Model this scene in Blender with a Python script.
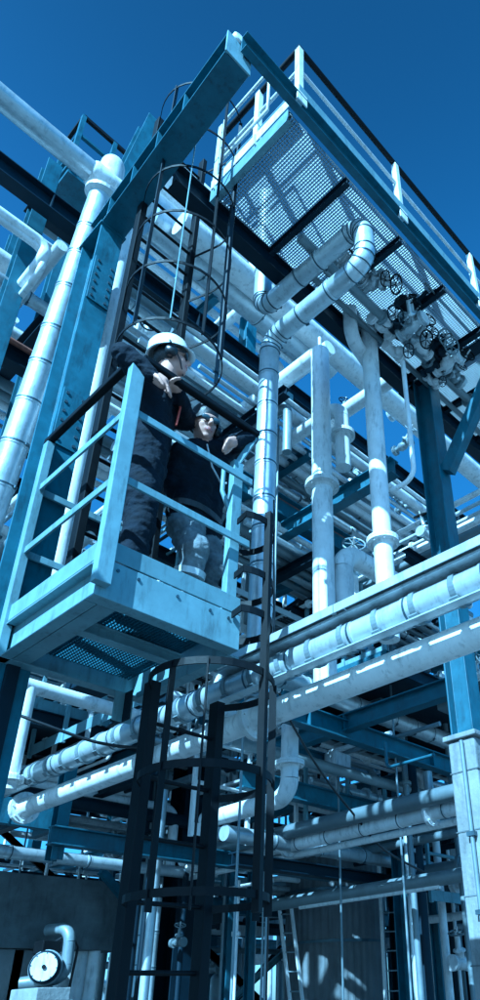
import bpy, math, random
from math import radians, cos, sin, pi, sqrt
from mathutils import Vector as V, Matrix, Quaternion

sc = bpy.context.scene
for o in list(bpy.data.objects):
    bpy.data.objects.remove(o)
col = sc.collection

# ------------------------------------------------------------------ camera
FOC, PX, PY = 704.0, 350.65, 592.67            # focal length and optical centre, photograph pixels (480 x 1000)
YAW, PITCH, ROLL = radians(40.657), radians(30.325), radians(-2.212)
CAM = V((0, 0, 1.6))
FW = V((cos(YAW)*cos(PITCH), sin(YAW)*cos(PITCH), sin(PITCH)))
RT = V((sin(YAW), -cos(YAW), 0)); UP = RT.cross(FW)
RT, UP = RT*cos(ROLL)+UP*sin(ROLL), -RT*sin(ROLL)+UP*cos(ROLL)
cd = bpy.data.cameras.new('camera'); cam = bpy.data.objects.new('camera', cd); col.objects.link(cam)
cd.sensor_fit = 'VERTICAL'; cd.sensor_height = 36; cd.lens = FOC/1000*36
cd.shift_x = -(PX-240)/1000; cd.shift_y = (PY-500)/1000
cd.clip_start = .05; cd.clip_end = 3000
cam.matrix_world = Matrix(((RT.x, UP.x, -FW.x, CAM.x), (RT.y, UP.y, -FW.y, CAM.y), (RT.z, UP.z, -FW.z, CAM.z), (0, 0, 0, 1)))
sc.camera = cam

# ------------------------------------------------------------------ light
SUN = V((-.75, -.24, .61)).normalized()          # towards the sun: left of the view, fairly high
w = bpy.data.worlds.new('World'); sc.world = w; w.use_nodes = True
nt = w.node_tree; bg = nt.nodes['Background']
sky = nt.nodes.new('ShaderNodeTexSky'); sky.sky_type = 'NISHITA'; sky.sun_disc = False
sky.sun_elevation = math.asin(SUN.z); sky.sun_rotation = math.atan2(SUN.x, SUN.y)
sky.altitude = 300; sky.air_density = 1.0; sky.dust_density = 1.4; sky.ozone_density = 3.6
tcw = nt.nodes.new('ShaderNodeTexCoord'); sx = nt.nodes.new('ShaderNodeSeparateXYZ'); nt.links.new(tcw.outputs['Generated'], sx.inputs[0])
mr = nt.nodes.new('ShaderNodeMapRange'); mr.interpolation_type = 'SMOOTHSTEP'; mr.inputs[1].default_value = .70; mr.inputs[2].default_value = 1.0; mr.inputs[3].default_value = 1.5; mr.inputs[4].default_value = .72   # deeper towards the zenith
nt.links.new(sx.outputs[2], mr.inputs[0]); vm_ = nt.nodes.new('ShaderNodeVectorMath'); vm_.operation = 'SCALE'
nt.links.new(sky.outputs[0], vm_.inputs[0]); nt.links.new(mr.outputs[0], vm_.inputs['Scale']); nt.links.new(vm_.outputs[0], bg.inputs[0]); bg.inputs[1].default_value = .05
sl = bpy.data.lights.new('sun', 'SUN'); sl.energy = 5.0; sl.angle = radians(.5); sl.color = (1, .97, .93)
so = bpy.data.objects.new('sun', sl); col.objects.link(so); so.rotation_euler = (-SUN).to_track_quat('-Z', 'Y').to_euler()
vs = sc.view_settings
vs.view_transform = 'Standard'; vs.look = 'None'; vs.gamma = 1; vs.use_curve_mapping = False
vs.exposure = 1.2
vs.use_white_balance = True; vs.white_balance_temperature = 3700; vs.white_balance_tint = -21   # the cool balance of the picture
sc.cycles.max_bounces = 6; sc.cycles.diffuse_bounces = 3; sc.cycles.glossy_bounces = 3

# ------------------------------------------------------------------ surveying helpers (picture measurement -> place)
def ray(x, y): return FW + RT*((x-PX)/FOC) + UP*((PY-y)/FOC)
def at(x, y, X=None, Y=None, Z=None, D=None):
    d = ray(x, y)
    if D is not None: return CAM + d*D
    for i, v in enumerate((X, Y, Z)):
        if v is not None: return CAM + d*((v-CAM[i])/d[i])
AX = {'X': V((1, 0, 0)), 'Y': V((0, 1, 0)), 'Z': V((0, 0, 1))}
def go(p, a, x=None, y=None):                    # along an axis from p until the picture column x or row y
    a = AX[a]; v = p-CAM
    if x is not None: q = RT*FOC - FW*(x-PX)
    else: q = UP*FOC - FW*(PY-y)
    return p + a*(-(v.dot(q))/a.dot(q))
def pr(p):
    v = V(p)-CAM; z = v.dot(FW)
    return PX+FOC*v.dot(RT)/z, PY-FOC*v.dot(UP)/z, z
rnd = random.Random(7)

# ------------------------------------------------------------------ materials
def mat(name, c, rough=.5, metal=0., var=.15, scale=6., grime=.0, gcol=(.02, .03, .05), bump=.0, tint=.0, streak=1., spec=.5, bscale=40.):
    m = bpy.data.materials.new(name); m.use_nodes = True; n = m.node_tree.nodes; L = m.node_tree.links
    b = n['Principled BSDF']; b.inputs['Metallic'].default_value = metal; b.inputs['Specular IOR Level'].default_value = spec
    tc = n.new('ShaderNodeTexCoord'); mp = n.new('ShaderNodeMapping'); mp.inputs['Scale'].default_value = (1, 1, streak)
    geo = n.new('ShaderNodeNewGeometry'); L.new(geo.outputs['Position'], mp.inputs[0])
    nz = n.new('ShaderNodeTexNoise'); nz.inputs['Scale'].default_value = scale; nz.inputs['Detail'].default_value = 6; nz.inputs['Roughness'].default_value = .62
    L.new(mp.outputs[0], nz.inputs[0])
    r1 = n.new('ShaderNodeMapRange'); r1.inputs[1].default_value = .3; r1.inputs[2].default_value = .7; r1.inputs[3].default_value = 1-var; r1.inputs[4].default_value = 1+var
    L.new(nz.outputs[0], r1.inputs[0])
    oi = n.new('ShaderNodeObjectInfo'); r2 = n.new('ShaderNodeMapRange'); r2.inputs[3].default_value = 1-tint; r2.inputs[4].default_value = 1+tint*.6
    L.new(oi.outputs['Random'], r2.inputs[0])
    mu = n.new('ShaderNodeMath'); mu.operation = 'MULTIPLY'; L.new(r1.outputs[0], mu.inputs[0]); L.new(r2.outputs[0], mu.inputs[1])
    vm = n.new('ShaderNodeVectorMath'); vm.operation = 'SCALE'; vm.inputs[0].default_value = c; L.new(mu.outputs[0], vm.inputs['Scale'])
    out = vm.outputs[0]
    if grime > 0:
        n2 = n.new('ShaderNodeTexNoise'); n2.inputs['Scale'].default_value = scale*2.7; n2.inputs['Detail'].default_value = 9; n2.inputs['Roughness'].default_value = .7
        mp2 = n.new('ShaderNodeMapping'); mp2.inputs['Scale'].default_value = (1, 1, .22*streak); L.new(geo.outputs['Position'], mp2.inputs[0]); L.new(mp2.outputs[0], n2.inputs[0])
        r3 = n.new('ShaderNodeMapRange'); r3.inputs[1].default_value = .52; r3.inputs[2].default_value = .72; r3.inputs[4].default_value = grime; L.new(n2.outputs[0], r3.inputs[0])
        mx = n.new('ShaderNodeMix'); mx.data_type = 'RGBA'; L.new(r3.outputs[0], mx.inputs[0]); L.new(out, mx.inputs[6]); mx.inputs[7].default_value = (*gcol, 1); out = mx.outputs[2]
    L.new(out, b.inputs['Base Color'])
    r4 = n.new('ShaderNodeMapRange'); r4.inputs[3].default_value = max(.05, rough-.12); r4.inputs[4].default_value = min(1, rough+.14); L.new(nz.outputs[0], r4.inputs[0]); L.new(r4.outputs[0], b.inputs['Roughness'])
    if bump > 0:
        n3 = n.new('ShaderNodeTexNoise'); n3.inputs['Scale'].default_value = bscale; n3.inputs['Detail'].default_value = 4; L.new(geo.outputs['Position'], n3.inputs[0])
        bp = n.new('ShaderNodeBump'); bp.inputs['Strength'].default_value = bump; bp.inputs['Distance'].default_value = .01; L.new(n3.outputs[0], bp.inputs['Height']); L.new(bp.outputs[0], b.inputs['Normal'])
    return m
M = {}
M['steel'] = mat('blue painted steel', (.055, .108, .155), .45, 0, .28, 6, .85, (.022, .038, .055), .08, .15, spec=.35)
M['pale'] = mat('light blue painted steel', (.20, .275, .315), .42, 0, .16, 6, .75, (.075, .10, .115), .08, .1, spec=.4)
M['dark'] = mat('dark painted steel', (.004, .005, .007), .55, 0, .3, 9, .15, (.015, .018, .02), .08, .2, spec=.18)
M['deep'] = mat('navy painted steel', (.006, .013, .024), .55, 0, .2, 6, .4, (.004, .008, .014), .06, .2, spec=.25)
M['clad'] = mat('aluminium cladding', (.58, .62, .65), .36, .5, .14, 8, .6, (.16, .18, .20), .28, .2, bscale=11)
M['white'] = mat('white painted pipe', (.72, .73, .73), .36, 0, .14, 7, .75, (.22, .235, .245), .10, .16)
M['bare'] = mat('grey painted pipe', (.20, .23, .25), .42, .2, .14, 7, .4, (.10, .13, .16), .06, .25)
M['galv'] = mat('galvanised grating', (.46, .49, .51), .45, .3, .10, 6, .2, (.25, .28, .3), 0, 0)
M['band'] = mat('strap steel', (.09, .12, .15), .4, .6, .2, 9)
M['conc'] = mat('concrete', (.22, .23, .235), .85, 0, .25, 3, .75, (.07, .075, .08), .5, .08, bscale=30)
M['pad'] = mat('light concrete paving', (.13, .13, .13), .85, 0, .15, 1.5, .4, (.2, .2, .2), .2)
M['dconc'] = mat('dark board-marked concrete', (.11, .122, .13), .8, 0, .4, 3.5, .6, (.03, .035, .045), .35, .05, bscale=30)  # darker tone than the plain concrete, with dark mottling
M['clad2'] = mat('weathered dark cladding', (.13, .14, .15), .6, 0., .3, 2.5, .5, (.02, .03, .04), .05, .0)
M['rust'] = mat('rust primer', (.17, .075, .05), .7, 0, .25, 9, .5, (.05, .03, .03), .1)
M['navy'] = mat('navy work fabric', (.008, .011, .019), .9, 0, .4, 18, 0, bump=.5, bscale=70, spec=.2)
M['grey'] = mat('grey work trousers', (.17, .185, .20), .85, 0, .4, 14, .25, (.05, .06, .08), .5, bscale=60, spec=.2)
M['skin'] = mat('skin', (.46, .29, .22), .5, 0, .06, 14)
M['hair'] = mat('dark hair', (.01, .01, .012), .5, 0, .3, 60, bump=.4)
M['helmet'] = mat('white helmet shell', (.78, .79, .78), .25, 0, .03, 8)
M['black'] = mat('black plastic', (.012, .014, .018), .35, 0, .2, 20)
M['lens'] = mat('smoked lens', (.05, .07, .09), .08, 0, .02, 5)
M['strip'] = mat('reflective strip', (.6, .62, .63), .4, .2, .1, 20)
M['lips'] = mat('lips', (.36, .17, .15), .5, 0, .05, 20)
M['teeth'] = mat('teeth', (.75, .74, .70), .3, 0, .03, 20)
M['cord'] = mat('red cord', (.45, .10, .07), .6, 0, .1, 20)
M['leather'] = mat('boot leather', (.03, .03, .032), .5, 0, .3, 20, bump=.2)
M['ground'] = mat('gravel ground', (.16, .16, .16), .95, 0, .3, .8, .4, (.07, .07, .08), .6)
M['sole'] = mat('brown rag', (.2, .1, .08), .8)

# ------------------------------------------------------------------ mesh helpers
class MB:
    def __init__(s): s.v = []; s.f = []; s.s = []; s.m = []
    def add(s, vs_, fs, smooth=False, mi=0):
        o = len(s.v); s.v += [tuple(p) for p in vs_]; s.f += [tuple(i+o for i in f) for f in fs]; s.s += [smooth]*len(fs); s.m += [mi]*len(fs)
    def box(s, a, b, mi=0):
        x0, y0, z0 = (min(a[i], b[i]) for i in range(3)); x1, y1, z1 = (max(a[i], b[i]) for i in range(3))
        s.add([(x0, y0, z0), (x1, y0, z0), (x1, y1, z0), (x0, y1, z0), (x0, y0, z1), (x1, y0, z1), (x1, y1, z1), (x0, y1, z1)],
              [(3, 2, 1, 0), (4, 5, 6, 7), (0, 1, 5, 4), (1, 2, 6, 5), (2, 3, 7, 6), (3, 0, 4, 7)], False, mi)
    def ext(s, prof, p0, p1, up=V((0, 0, 1)), mi=0, smooth=False):   # extrude a profile (side, up) from p0 to p1
        p0 = V(p0); p1 = V(p1); d = (p1-p0).normalized(); up = V(up)
        if abs(d.dot(up)) > .98: up = V((0, 1, 0)) if abs(d.y) < .9 else V((1, 0, 0))
        sd = d.cross(up).normalized(); u2 = sd.cross(d); n = len(prof)
        A = [p0+sd*a+u2*b for a, b in prof]; B = [p1+sd*a+u2*b for a, b in prof]
        s.add(A+B, [(i, (i+1) % n, n+(i+1) % n, n+i) for i in range(n)], smooth, mi)
        s.add(A, [tuple(range(n-1, -1, -1))], False, mi); s.add(B, [tuple(range(n))], False, mi)
    def bar(s, p0, p1, a, b=None, up=V((0, 0, 1)), mi=0):
        b = b or a; s.ext([(-a/2, -b/2), (a/2, -b/2), (a/2, b/2), (-a/2, b/2)], p0, p1, up, mi)
    def rod(s, p0, p1, r, n=10, mi=0, up=V((0, 0, 1))):
        s.ext([(r*cos(2*pi*i/n), r*sin(2*pi*i/n)) for i in range(n)], p0, p1, up, mi, True)
    def sweep(s, pts, r, n=12, mi=0, closed=False):
        pts = [V(p) for p in pts]; rs = r if isinstance(r, (list, tuple)) else [r]*len(pts)
        k = len(pts); rings = []; prev = None
        for i, p in enumerate(pts):
            if closed: t = pts[(i+1) % k]-pts[i-1]
            else: t = pts[min(i+1, k-1)]-pts[max(i-1, 0)]
            t.normalize()
            if prev is None: a = t.orthogonal().normalized()
            else: a = (prev-t*prev.dot(t)).normalized()
            prev = a; b = t.cross(a)
            rings += [p+(a*cos(2*pi*j/n)+b*sin(2*pi*j/n))*rs[i] for j in range(n)]
        fs = []
        for i in range(k if closed else k-1):
            for j in range(n):
                fs.append((i*n+j, i*n+(j+1) % n, ((i+1) % k)*n+(j+1) % n, ((i+1) % k)*n+j))
        s.add(rings, fs, True, mi)
        if not closed:
            s.add(rings[:n], [tuple(range(n-1, -1, -1))], False, mi); s.add(rings[-n:], [tuple(range(n))], False, mi)
    def lathe(s, prof, c, axis=V((0, 0, 1)), n=20, mi=0, smooth=True):   # (radius, height) pairs about an axis
        axis = V(axis).normalized(); a = axis.orthogonal().normalized(); b = axis.cross(a); c = V(c)
        vs_ = [c+axis*h+(a*cos(2*pi*j/n)+b*sin(2*pi*j/n))*r for r, h in prof for j in range(n)]
        fs = [(i*n+j, i*n+(j+1) % n, (i+1)*n+(j+1) % n, (i+1)*n+j) for i in range(len(prof)-1) for j in range(n)]
        s.add(vs_, fs, smooth, mi)
        s.add(vs_[:n], [tuple(range(n-1, -1, -1))], False, mi); s.add(vs_[-n:], [tuple(range(n))], False, mi)
    def mesh(s, name):
        me = bpy.data.meshes.new(name); me.from_pydata(s.v, [], s.f); me.polygons.foreach_set('use_smooth', s.s); me.polygons.foreach_set('material_index', s.m); me.update(); return me
    def build(s, name, m, parent=None, bevel=0, kind=None, label=None):
        me = s.mesh(name)
        for q in (m if isinstance(m, (list, tuple)) else [m]): me.materials.append(M[q])
        return link(name, me, parent, bevel, kind, label)
def link(name, me, parent=None, bevel=0, kind=None, label=None, mw=None):
    o = bpy.data.objects.new(name, me); col.objects.link(o)
    if parent is not None:
        o.parent = parent
        if mw is None: o.matrix_basis = base_of(parent).inverted()
        else: o.matrix_basis = base_of(parent).inverted() @ mw
    elif mw is not None: o.matrix_basis = mw
    if bevel:
        b = o.modifiers.new('bevel', 'BEVEL'); b.width = bevel; b.segments = 2; b.limit_method = 'ANGLE'
    if kind: o['kind'] = kind
    if label: o['label'] = label
    return o
BASE = {}
def base_of(o):
    m = o.matrix_basis.copy()
    while o.parent is not None: o = o.parent; m = o.matrix_basis @ m
    return m
def tag(o, label, cat, group=None):
    o['label'] = label; o['category'] = cat
    if group: o['group'] = group
    return o
def thing(name, label, cat, loc, group=None):
    o = bpy.data.objects.new(name, None); col.objects.link(o); o.empty_display_size = .1
    o.matrix_basis = Matrix.Translation(V(loc)); return tag(o, label, cat, group)

def prof_I(h, w, t=.012, tf=None):
    tf = tf or t*1.3; a, b = w/2, h/2
    return [(-a, -b), (a, -b), (a, -b+tf), (t/2, -b+tf), (t/2, b-tf), (a, b-tf), (a, b), (-a, b), (-a, b-tf), (-t/2, b-tf), (-t/2, -b+tf), (-a, -b+tf)]
def prof_C(h, w, t=.01, sgn=1):
    b = h/2; q = [(0, -b), (w, -b), (w, -b+t), (t, -b+t), (t, b-t), (w, b-t), (w, b), (0, b)]
    return q if sgn > 0 else [(-x, y) for x, y in reversed(q)]
def prof_B(h, w): return [(-w/2, -h/2), (w/2, -h/2), (w/2, h/2), (-w/2, h/2)]
def beam(name, label, p0, p1, prof, m='steel', up=V((0, 0, 1)), cat='beam', group=None, bevel=.003, stiff=0, plates=False, parent=None):
    p0 = V(p0); p1 = V(p1); b = MB(); b.ext(prof, p0, p1, up)
    if parent is None: name = name.replace('beam', 'girder').replace('column', 'stanchion')
    o = b.build(name, m, parent, bevel)
    if parent is None: tag(o, label, cat, group)
    if stiff or plates:
        d = (p1-p0).normalized(); u = V(up)
        if abs(d.dot(u)) > .98: u = V((0, 1, 0))
        sd = d.cross(u).normalized(); u2 = sd.cross(d)
        hh = max(q[1] for q in prof)-.016; ww = max(q[0] for q in prof)-.004; L = (p1-p0).length
        n = max(1, int(L/stiff)) if stiff else 0
        for i in range(n):
            c = p0+d*(L*(i+.5)/n)
            for sg in (-1, 1):
                q = MB(); q.bar(c+sd*(sg*.008)-u2*0, c+sd*(sg*ww), .01, 2*hh, u2); q.build('stiffener', m, o)
        if plates:
            for c, e in ((p0, -1), (p1, 1)):
                q = MB(); q.bar(c+d*(e*.001), c+d*(e*.016), 2*ww+.04, 2*hh+.07, u2); q.build('end_plate', m, o, .002)
                for a_ in (-1, 1):
                    for b_ in (-1, 1):
                        z = c+d*(e*.016)*0+sd*(a_*ww*.6)+u2*(b_*hh*.7); k = MB(); k.rod(z+d*(e*.016), z+d*(e*.03), .012, 6); k.build('bolt', 'band', o)
    return o

TUBES = {}
def frame(p, d):
    q = V((0, 0, 1)).rotation_difference(d); return Matrix.Translation(p) @ q.to_matrix().to_4x4()
def tube_mesh(r, L, m, lap):
    k = ('t', round(r, 4), round(L, 3), m, lap)
    if k not in TUBES:
        b = MB(); n = 28 if r > .05 else (16 if r > .02 else 10)
        prof = [(r, 0), (r, L)] if not lap else [(r+.004, -.022), (r+.004, .022), (r, .0225), (r, L)]
        vs_ = [V((rr*cos(2*pi*j/n), rr*sin(2*pi*j/n), h)) for rr, h in prof for j in range(n)]
        for i in range(len(prof)-1):
            if lap and i == 1:
                b.add(vs_[n:3*n], [(j, (j+1) % n, n+(j+1) % n, n+j) for j in range(n)], False)
            else: b.add(vs_[i*n:(i+2)*n], [(j, (j+1) % n, n+(j+1) % n, n+j) for j in range(n)], True)
        b.add(vs_[:n], [tuple(range(n-1, -1, -1))]); b.add(vs_[-n:], [tuple(range(n))])
        me = b.mesh('cladding_section'); me.materials.append(M[m]); TUBES[k] = me
    return TUBES[k]
def ring_mesh(r, h, t, m):
    k = ('r', round(r, 4), h, t, m)
    if k not in TUBES:
        b = MB(); n = 28 if r > .05 else 16
        b.lathe([(r, -h/2), (r+t, -h/2), (r+t, h/2), (r, h/2)], (0, 0, 0), n=n, smooth=False)
        # buckle
        b.box((r+t-.002, -.018, -h*.8), (r+t+.012, .018, h*.8))
        me = b.mesh('band'); me.materials.append(M[m]); TUBES[k] = me
    return TUBES[k]
def flange_mesh(r, m):
    k = ('f', round(r, 4), m)
    if k not in TUBES:
        b = MB(); R_ = r*1.55+.012; h = .012+r*.12
        b.lathe([(r, -h*2.2), (r*1.15, -h*1.05), (R_, -h), (R_, -.002), (R_*.97, 0), (R_, .002), (R_, h), (r*1.15, h*1.05), (r, h*2.2)], (0, 0, 0), n=24, smooth=False)
        for i in range(8):
            a = i*pi/4; c = V((cos(a), sin(a), 0))*(R_*.83); b.rod(c-V((0, 0, h*1.7)), c+V((0, 0, h*1.7)), max(.006, r*.1), 6)
        me = b.mesh('flange'); me.materials.append(M[m]); TUBES[k] = me
    return TUBES[k]
def route(pts, er):
    pts = [V(p) for p in pts]; out = []; cur = pts[0]
    for i in range(1, len(pts)-1):
        a = (pts[i-1]-pts[i]); b = (pts[i+1]-pts[i]); la, lb = a.length, b.length; a.normalize(); b.normalize()
        th = a.angle(b); t = min(er/math.tan(th/2), la*.48 if i > 1 else la*.95, lb*.48 if i < len(pts)-2 else lb*.95); R_ = t*math.tan(th/2)
        s_, e_ = pts[i]+a*t, pts[i]+b*t; c = pts[i]+(a+b).normalized()*(R_/sin(th/2))
        out.append(('s', cur, s_)); n = 8; sw = pi-th; u = (s_-c).normalized(); ww = (-a)
        out.append(('e', [c+(u*cos(sw*k/n)+ww*sin(sw*k/n))*R_ for k in range(n+1)])); cur = e_
    out.append(('s', cur, pts[-1])); return out
def pipe(name, label, pts, r, er=None, sec=None, m='clad', group=None, flanges=(), bands=True, cat='pipe', gore=True, off=0., clamp=None):
    """a run of pipe: straight sections of cladding with lapped joints and bands, gored elbows"""
    er = er or r*2.6; rt = route(pts, er)
    root = thing(name, label, cat, pts[0], group)
    ek = 'elbow'
    for q in rt:
        if q[0] == 's':
            d = q[2]-q[1]; L = d.length
            if L < .004: continue
            d.normalize(); n = max(1, round(L/sec)) if sec else 1
            cuts = [0]+[L*(i+rnd.uniform(-.16, .16))/n for i in range(1, n)]+[L]
            for i in range(n):
                mw = frame(q[1]+d*cuts[i], d)
                link('cladding_section' if sec else 'tube', tube_mesh(r, cuts[i+1]-cuts[i], m, bool(sec) and (i > 0)), root, mw=mw @ Matrix.Rotation(rnd.uniform(-.3, .3), 4, 'Z'))
                if sec and bands and i > 0: link('band', ring_mesh(r+.004, .012, .0025, 'band'), root, mw=mw @ Matrix.Rotation(rnd.uniform(-1, 1)+off, 4, 'Z'))
        else:
            b = MB(); P = q[1]
            b.sweep(P, r*1.003, 28 if r > .05 else 14)
            o = b.build('elbow', m, root)
            if sec and gore:
                for k in (0, 2, 4, 6, 8):
                    t = (P[min(k+1, 8)]-P[max(k-1, 0)]).normalized()
                    link('gore_seam', ring_mesh(r+.0035, .008, .002, 'band'), o, mw=frame(P[k], t))
    tot = [(V(pts[i]), V(pts[i+1])) for i in range(len(pts)-1)]
    for si, fr in flanges:
        a, b_ = tot[si]; link('flange', flange_mesh(r, m), root, mw=frame(a.lerp(b_, fr), (b_-a).normalized()))
    if clamp:
        for si, fr in clamp:
            a, b_ = tot[si]; link('clamp', ring_mesh(r+.004, .03, .006, 'bare'), root, mw=frame(a.lerp(b_, fr), (b_-a).normalized()) @ Matrix.Rotation(2.2, 4, 'Z'))
    return root
def plain(name, label, pts, r, er=None, m='bare', group=None, cat='pipe', n=12):
    """thin bare pipe or conduit, one swept tube"""
    P = []
    for q in route(pts, er or r*4): P += [q[1], q[2]] if q[0] == 's' else q[1]
    Q = [P[0]]
    for p in P[1:]:
        if (p-Q[-1]).length > 1e-4: Q.append(p)
    b = MB(); b.sweep(Q, r, n); return tag(b.build(name, m), label, cat, group)
# ================================================================== ground
b = MB(); b.add([(-900, -900, 0), (900, -900, 0), (900, 900, 0), (-900, 900, 0)], [(0, 1, 2, 3)])
g = b.build('ground', 'ground'); g['kind'] = 'structure'
b = MB(); b.box((-14, -14, .004), (18, 16, .09)); g = b.build('concrete_pad', 'pad'); g['kind'] = 'structure'

# ================================================================== main frame: column, top beam, walkway edge beam
ZT = 7.23
beam('steel_column', 'tall blue steel column rising behind the two workers to the top beam', (1.385, 3.70, .09), (1.385, 3.70, ZT-.24), prof_I(.30, .19, .012), 'steel', up=V((0, 1, 0)), cat='column', plates=True)
colm = [o for o in col.objects if o.name == 'steel_stanchion'][0]
for z in (4.95, 6.35):
    q = MB(); q.box((1.385-.085, 3.70-.163, z-.24), (1.385+.085, 3.70-.151, z+.24)); sp = q.build('splice_plate', 'steel', colm, .002)
    for i in range(6):
        for sg in (-1, 1): q = MB(); q.rod((1.385+sg*.055, 3.70-.163, z-.2+.08*i), (1.385+sg*.055, 3.70-.170, z-.2+.08*i), .013, 6); q.build('bolt', 'band', sp)
tb = beam('top_beam', 'heavy blue beam climbing across the sky from column head to walkway corner', (1.40, 3.86, ZT-.10), (1.30, 1.93, ZT-.10), prof_I(.26, .20, .012), 'steel', bevel=.004)
for f in (.2, .38, .56, .74):
    p = V((1.40, 3.86, ZT)).lerp(V((1.30, 1.93, ZT)), f)
    for sg in (-1, 1):
        q = MB(); q.box((p.x+sg*.008, p.y-.006, ZT-.212), (p.x+sg*.096, p.y+.006, ZT+.012)); q.build('stiffener', 'steel', tb)
q = MB(); q.box((1.195, 1.915, ZT-.235), (1.405, 1.928, ZT+.04)); q.build('end_plate', 'pale', tb, .003)
# hinge cap on the very end
q = MB(); q.lathe([(.035, -.05), (.05, -.04), (.05, .04), (.035, .05)], (1.29, 1.95, ZT+.075), V((0, 1, 0)), 16); q.build('end_cap', 'white', tb)

YW0, YW1, XW0, XW1 = 1.97, 2.86, 1.80, 7.0
ww = thing('upper_walkway', 'high cantilever walkway with pale open grating underneath and white railing', 'walkway', (XW0, YW0, ZT))
beam('edge_beam', '', (1.30, 1.905, ZT), (XW1, 1.905, ZT), prof_C(.20, .06, .01, 1), 'steel', parent=ww)
beam('inner_beam', '', (XW0-.3, YW1+.07, ZT-.06), (XW1, YW1+.07, ZT-.06), prof_I(.24, .12), 'deep', parent=ww)
beam('end_beam', '', (XW0, YW0, ZT-.04), (XW0, YW1, ZT-.04), prof_C(.14, .05, .008, 1), 'pale', parent=ww)
XC = [2.45, 3.12, 3.76, 4.38, 5.02, 5.66, 6.3]
for x in XC: beam('cross_joist', '', (x, YW0, ZT-.055), (x, YW1, ZT-.055), prof_I(.08, .05, .008), 'deep', parent=ww, bevel=.002)
def grating(x0, x1, y0, y1, z, parent, pitch=.030, cross=.05, t=.0045, h=.03, m='galv'):
    b = MB(); n = int((x1-x0)/pitch)
    for i in range(n+1):
        x = x0+(x1-x0)*i/n; b.box((x-t/2, y0, z-h), (x+t/2, y1, z))
    n = int((y1-y0)/cross)
    for i in range(n+1):
        y = y0+(y1-y0)*i/n; b.box((x0, y-t*.7, z-h*.55), (x1, y+t*.7, z-.002))
    return b.build('grating_panel', m, parent, kind='stuff')
xs = [XW0+.02]+XC+[XW1]
for i in range(len(xs)-1): grating(xs[i]+.004, xs[i+1]-.004, YW0+.005, YW1-.005, ZT+.02, ww, .0225, .0245, .0035)
def rail_post(x, y, z0, z1, parent, m='white', s=.05):
    q = MB(); q.box((x-s/2, y-s/2, z0), (x+s/2, y+s/2, z1)); q.build('post', m, parent, .004)
    q = MB(); q.box((x-.05, y-.012-s/2, z0-.03), (x+.05, y-s/2-.001, z0+.10)); q.build('base_plate', m, parent, .002)
ZR = 8.10
YP = 1.885
for x in [1.5+.42*i for i in range(13)]:
    q = MB(); q.rod((x, 1.902, ZT-.04), (x, 1.886, ZT-.04), .013, 6); q.build('bolt', 'band', ww)
for x in (1.83, 3.03, 4.23, 5.43, 6.63): rail_post(x, YP, ZT+.03, ZR-.02, ww)
for z, r, m in ((ZR, .024, 'dark'), (ZR-.33, .015, 'white'), (ZR-.60, .014, 'pale')):
    q = MB(); q.rod((1.81, YP-.0, z), (XW1, YP, z), r, 12); q.build('top_rail' if m == 'dark' else 'mid_rail', m, ww)
    q = MB(); q.rod((1.83, YP, z), (1.83, YW1-.05, z), r, 12); q.build('top_rail' if m == 'dark' else 'mid_rail', m, ww)
q = MB(); q.box((1.80, YP-.005-.03, ZT+.10), (XW1, YP-.03+.003, ZT+.22)); q.build('kick_plate', 'pale', ww, .002)
q = MB(); q.box((1.795, YP+.05, ZT+.05), (1.801, YW1, ZT+.17)); q.build('kick_plate', 'white', ww, .002)
rail_post(1.83, YW1-.02, ZT+.03, ZR+.15, ww); rail_post(1.83, 2.35, ZT+.03, ZR, ww)
# self-closing gate frame at the ladder landing
gt = MB(); gt.sweep([V((1.80, YW1-.1, z)) for z in (ZT+.3, ZR+.1)], .016, 8); gt.sweep([V((1.80, YW1-.1, ZR+.1)), V((1.80, 2.2, ZR+.1)), V((1.80, 2.2, ZT+.35)), V((1.80, YW1-.1, ZT+.35))], .014, 8)
gt.build('gate', 'white', ww)

# inclined brace beside the column head
beam('raking_brace', 'inclined blue brace with thin bright flange edges beside the top beam', at(150, 126, Y=4.25), at(84, 262, Y=4.25), prof_I(.22, .17, .010), 'steel', up=V((0, 1, 0)), cat='brace', plates=False)

# ================================================================== the workers' platform
PX0, PX1, PY0, PY1 = 1.28, 2.10, 2.585, 3.55
pf = thing('work_platform', 'small light blue access platform on which both workers stand', 'platform', (PX0, PY0, 3.2))
q = MB(); q.box((PX0, PY0, 3.405), (PX1, PY0+.008, 3.505)); q.build('kick_plate', 'pale', pf, .002)
q = MB(); q.box((PX0, PY0+.008, 3.405), (PX0+.008, PY1, 3.505)); q.build('kick_plate', 'pale', pf, .002)
q = MB(); q.box((PX0, PY1, 3.405), (PX1, PY1+.008, 3.505)); q.build('kick_plate', 'pale', pf, .002)
beam('front_channel', '', (PX0-.004, PY0-.004, 3.295), (PX1, PY0-.004, 3.295), prof_C(.20, .075, .009, -1), 'pale', parent=pf)
beam('back_channel', '', (PX0, PY1, 3.295), (PX1, PY1, 3.295), prof_C(.20, .075, .009, 1), 'pale', parent=pf)
beam('side_channel', '', (PX0+.055, PY0+.075, 3.295), (PX0+.055, PY1-.01, 3.295), prof_C(.20, .06, .009, -1), 'pale', parent=pf)
beam('side_channel', '', (PX1-.006, PY1-.01, 3.295), (PX1-.006, PY0+.075, 3.295), prof_C(.20, .075, .009, -1), 'pale', parent=pf)
q = MB(); q.box((PX0+.06, PY0+.075, 3.197), (PX0+.15, PY1-.08, 3.205)); q.build('bottom_flange', 'pale', pf, .002)
for y in (2.98,): beam('floor_joist', '', (PX0+.06, y, 3.238), (PX1-.08, y, 3.238), prof_I(.07, .06, .007), 'pale', parent=pf, bevel=.002)
grating(PX0+.065, PX1-.09, PY0+.08, PY1-.08, 3.30, pf, .02, .022, .004, .02, 'steel')
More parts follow.
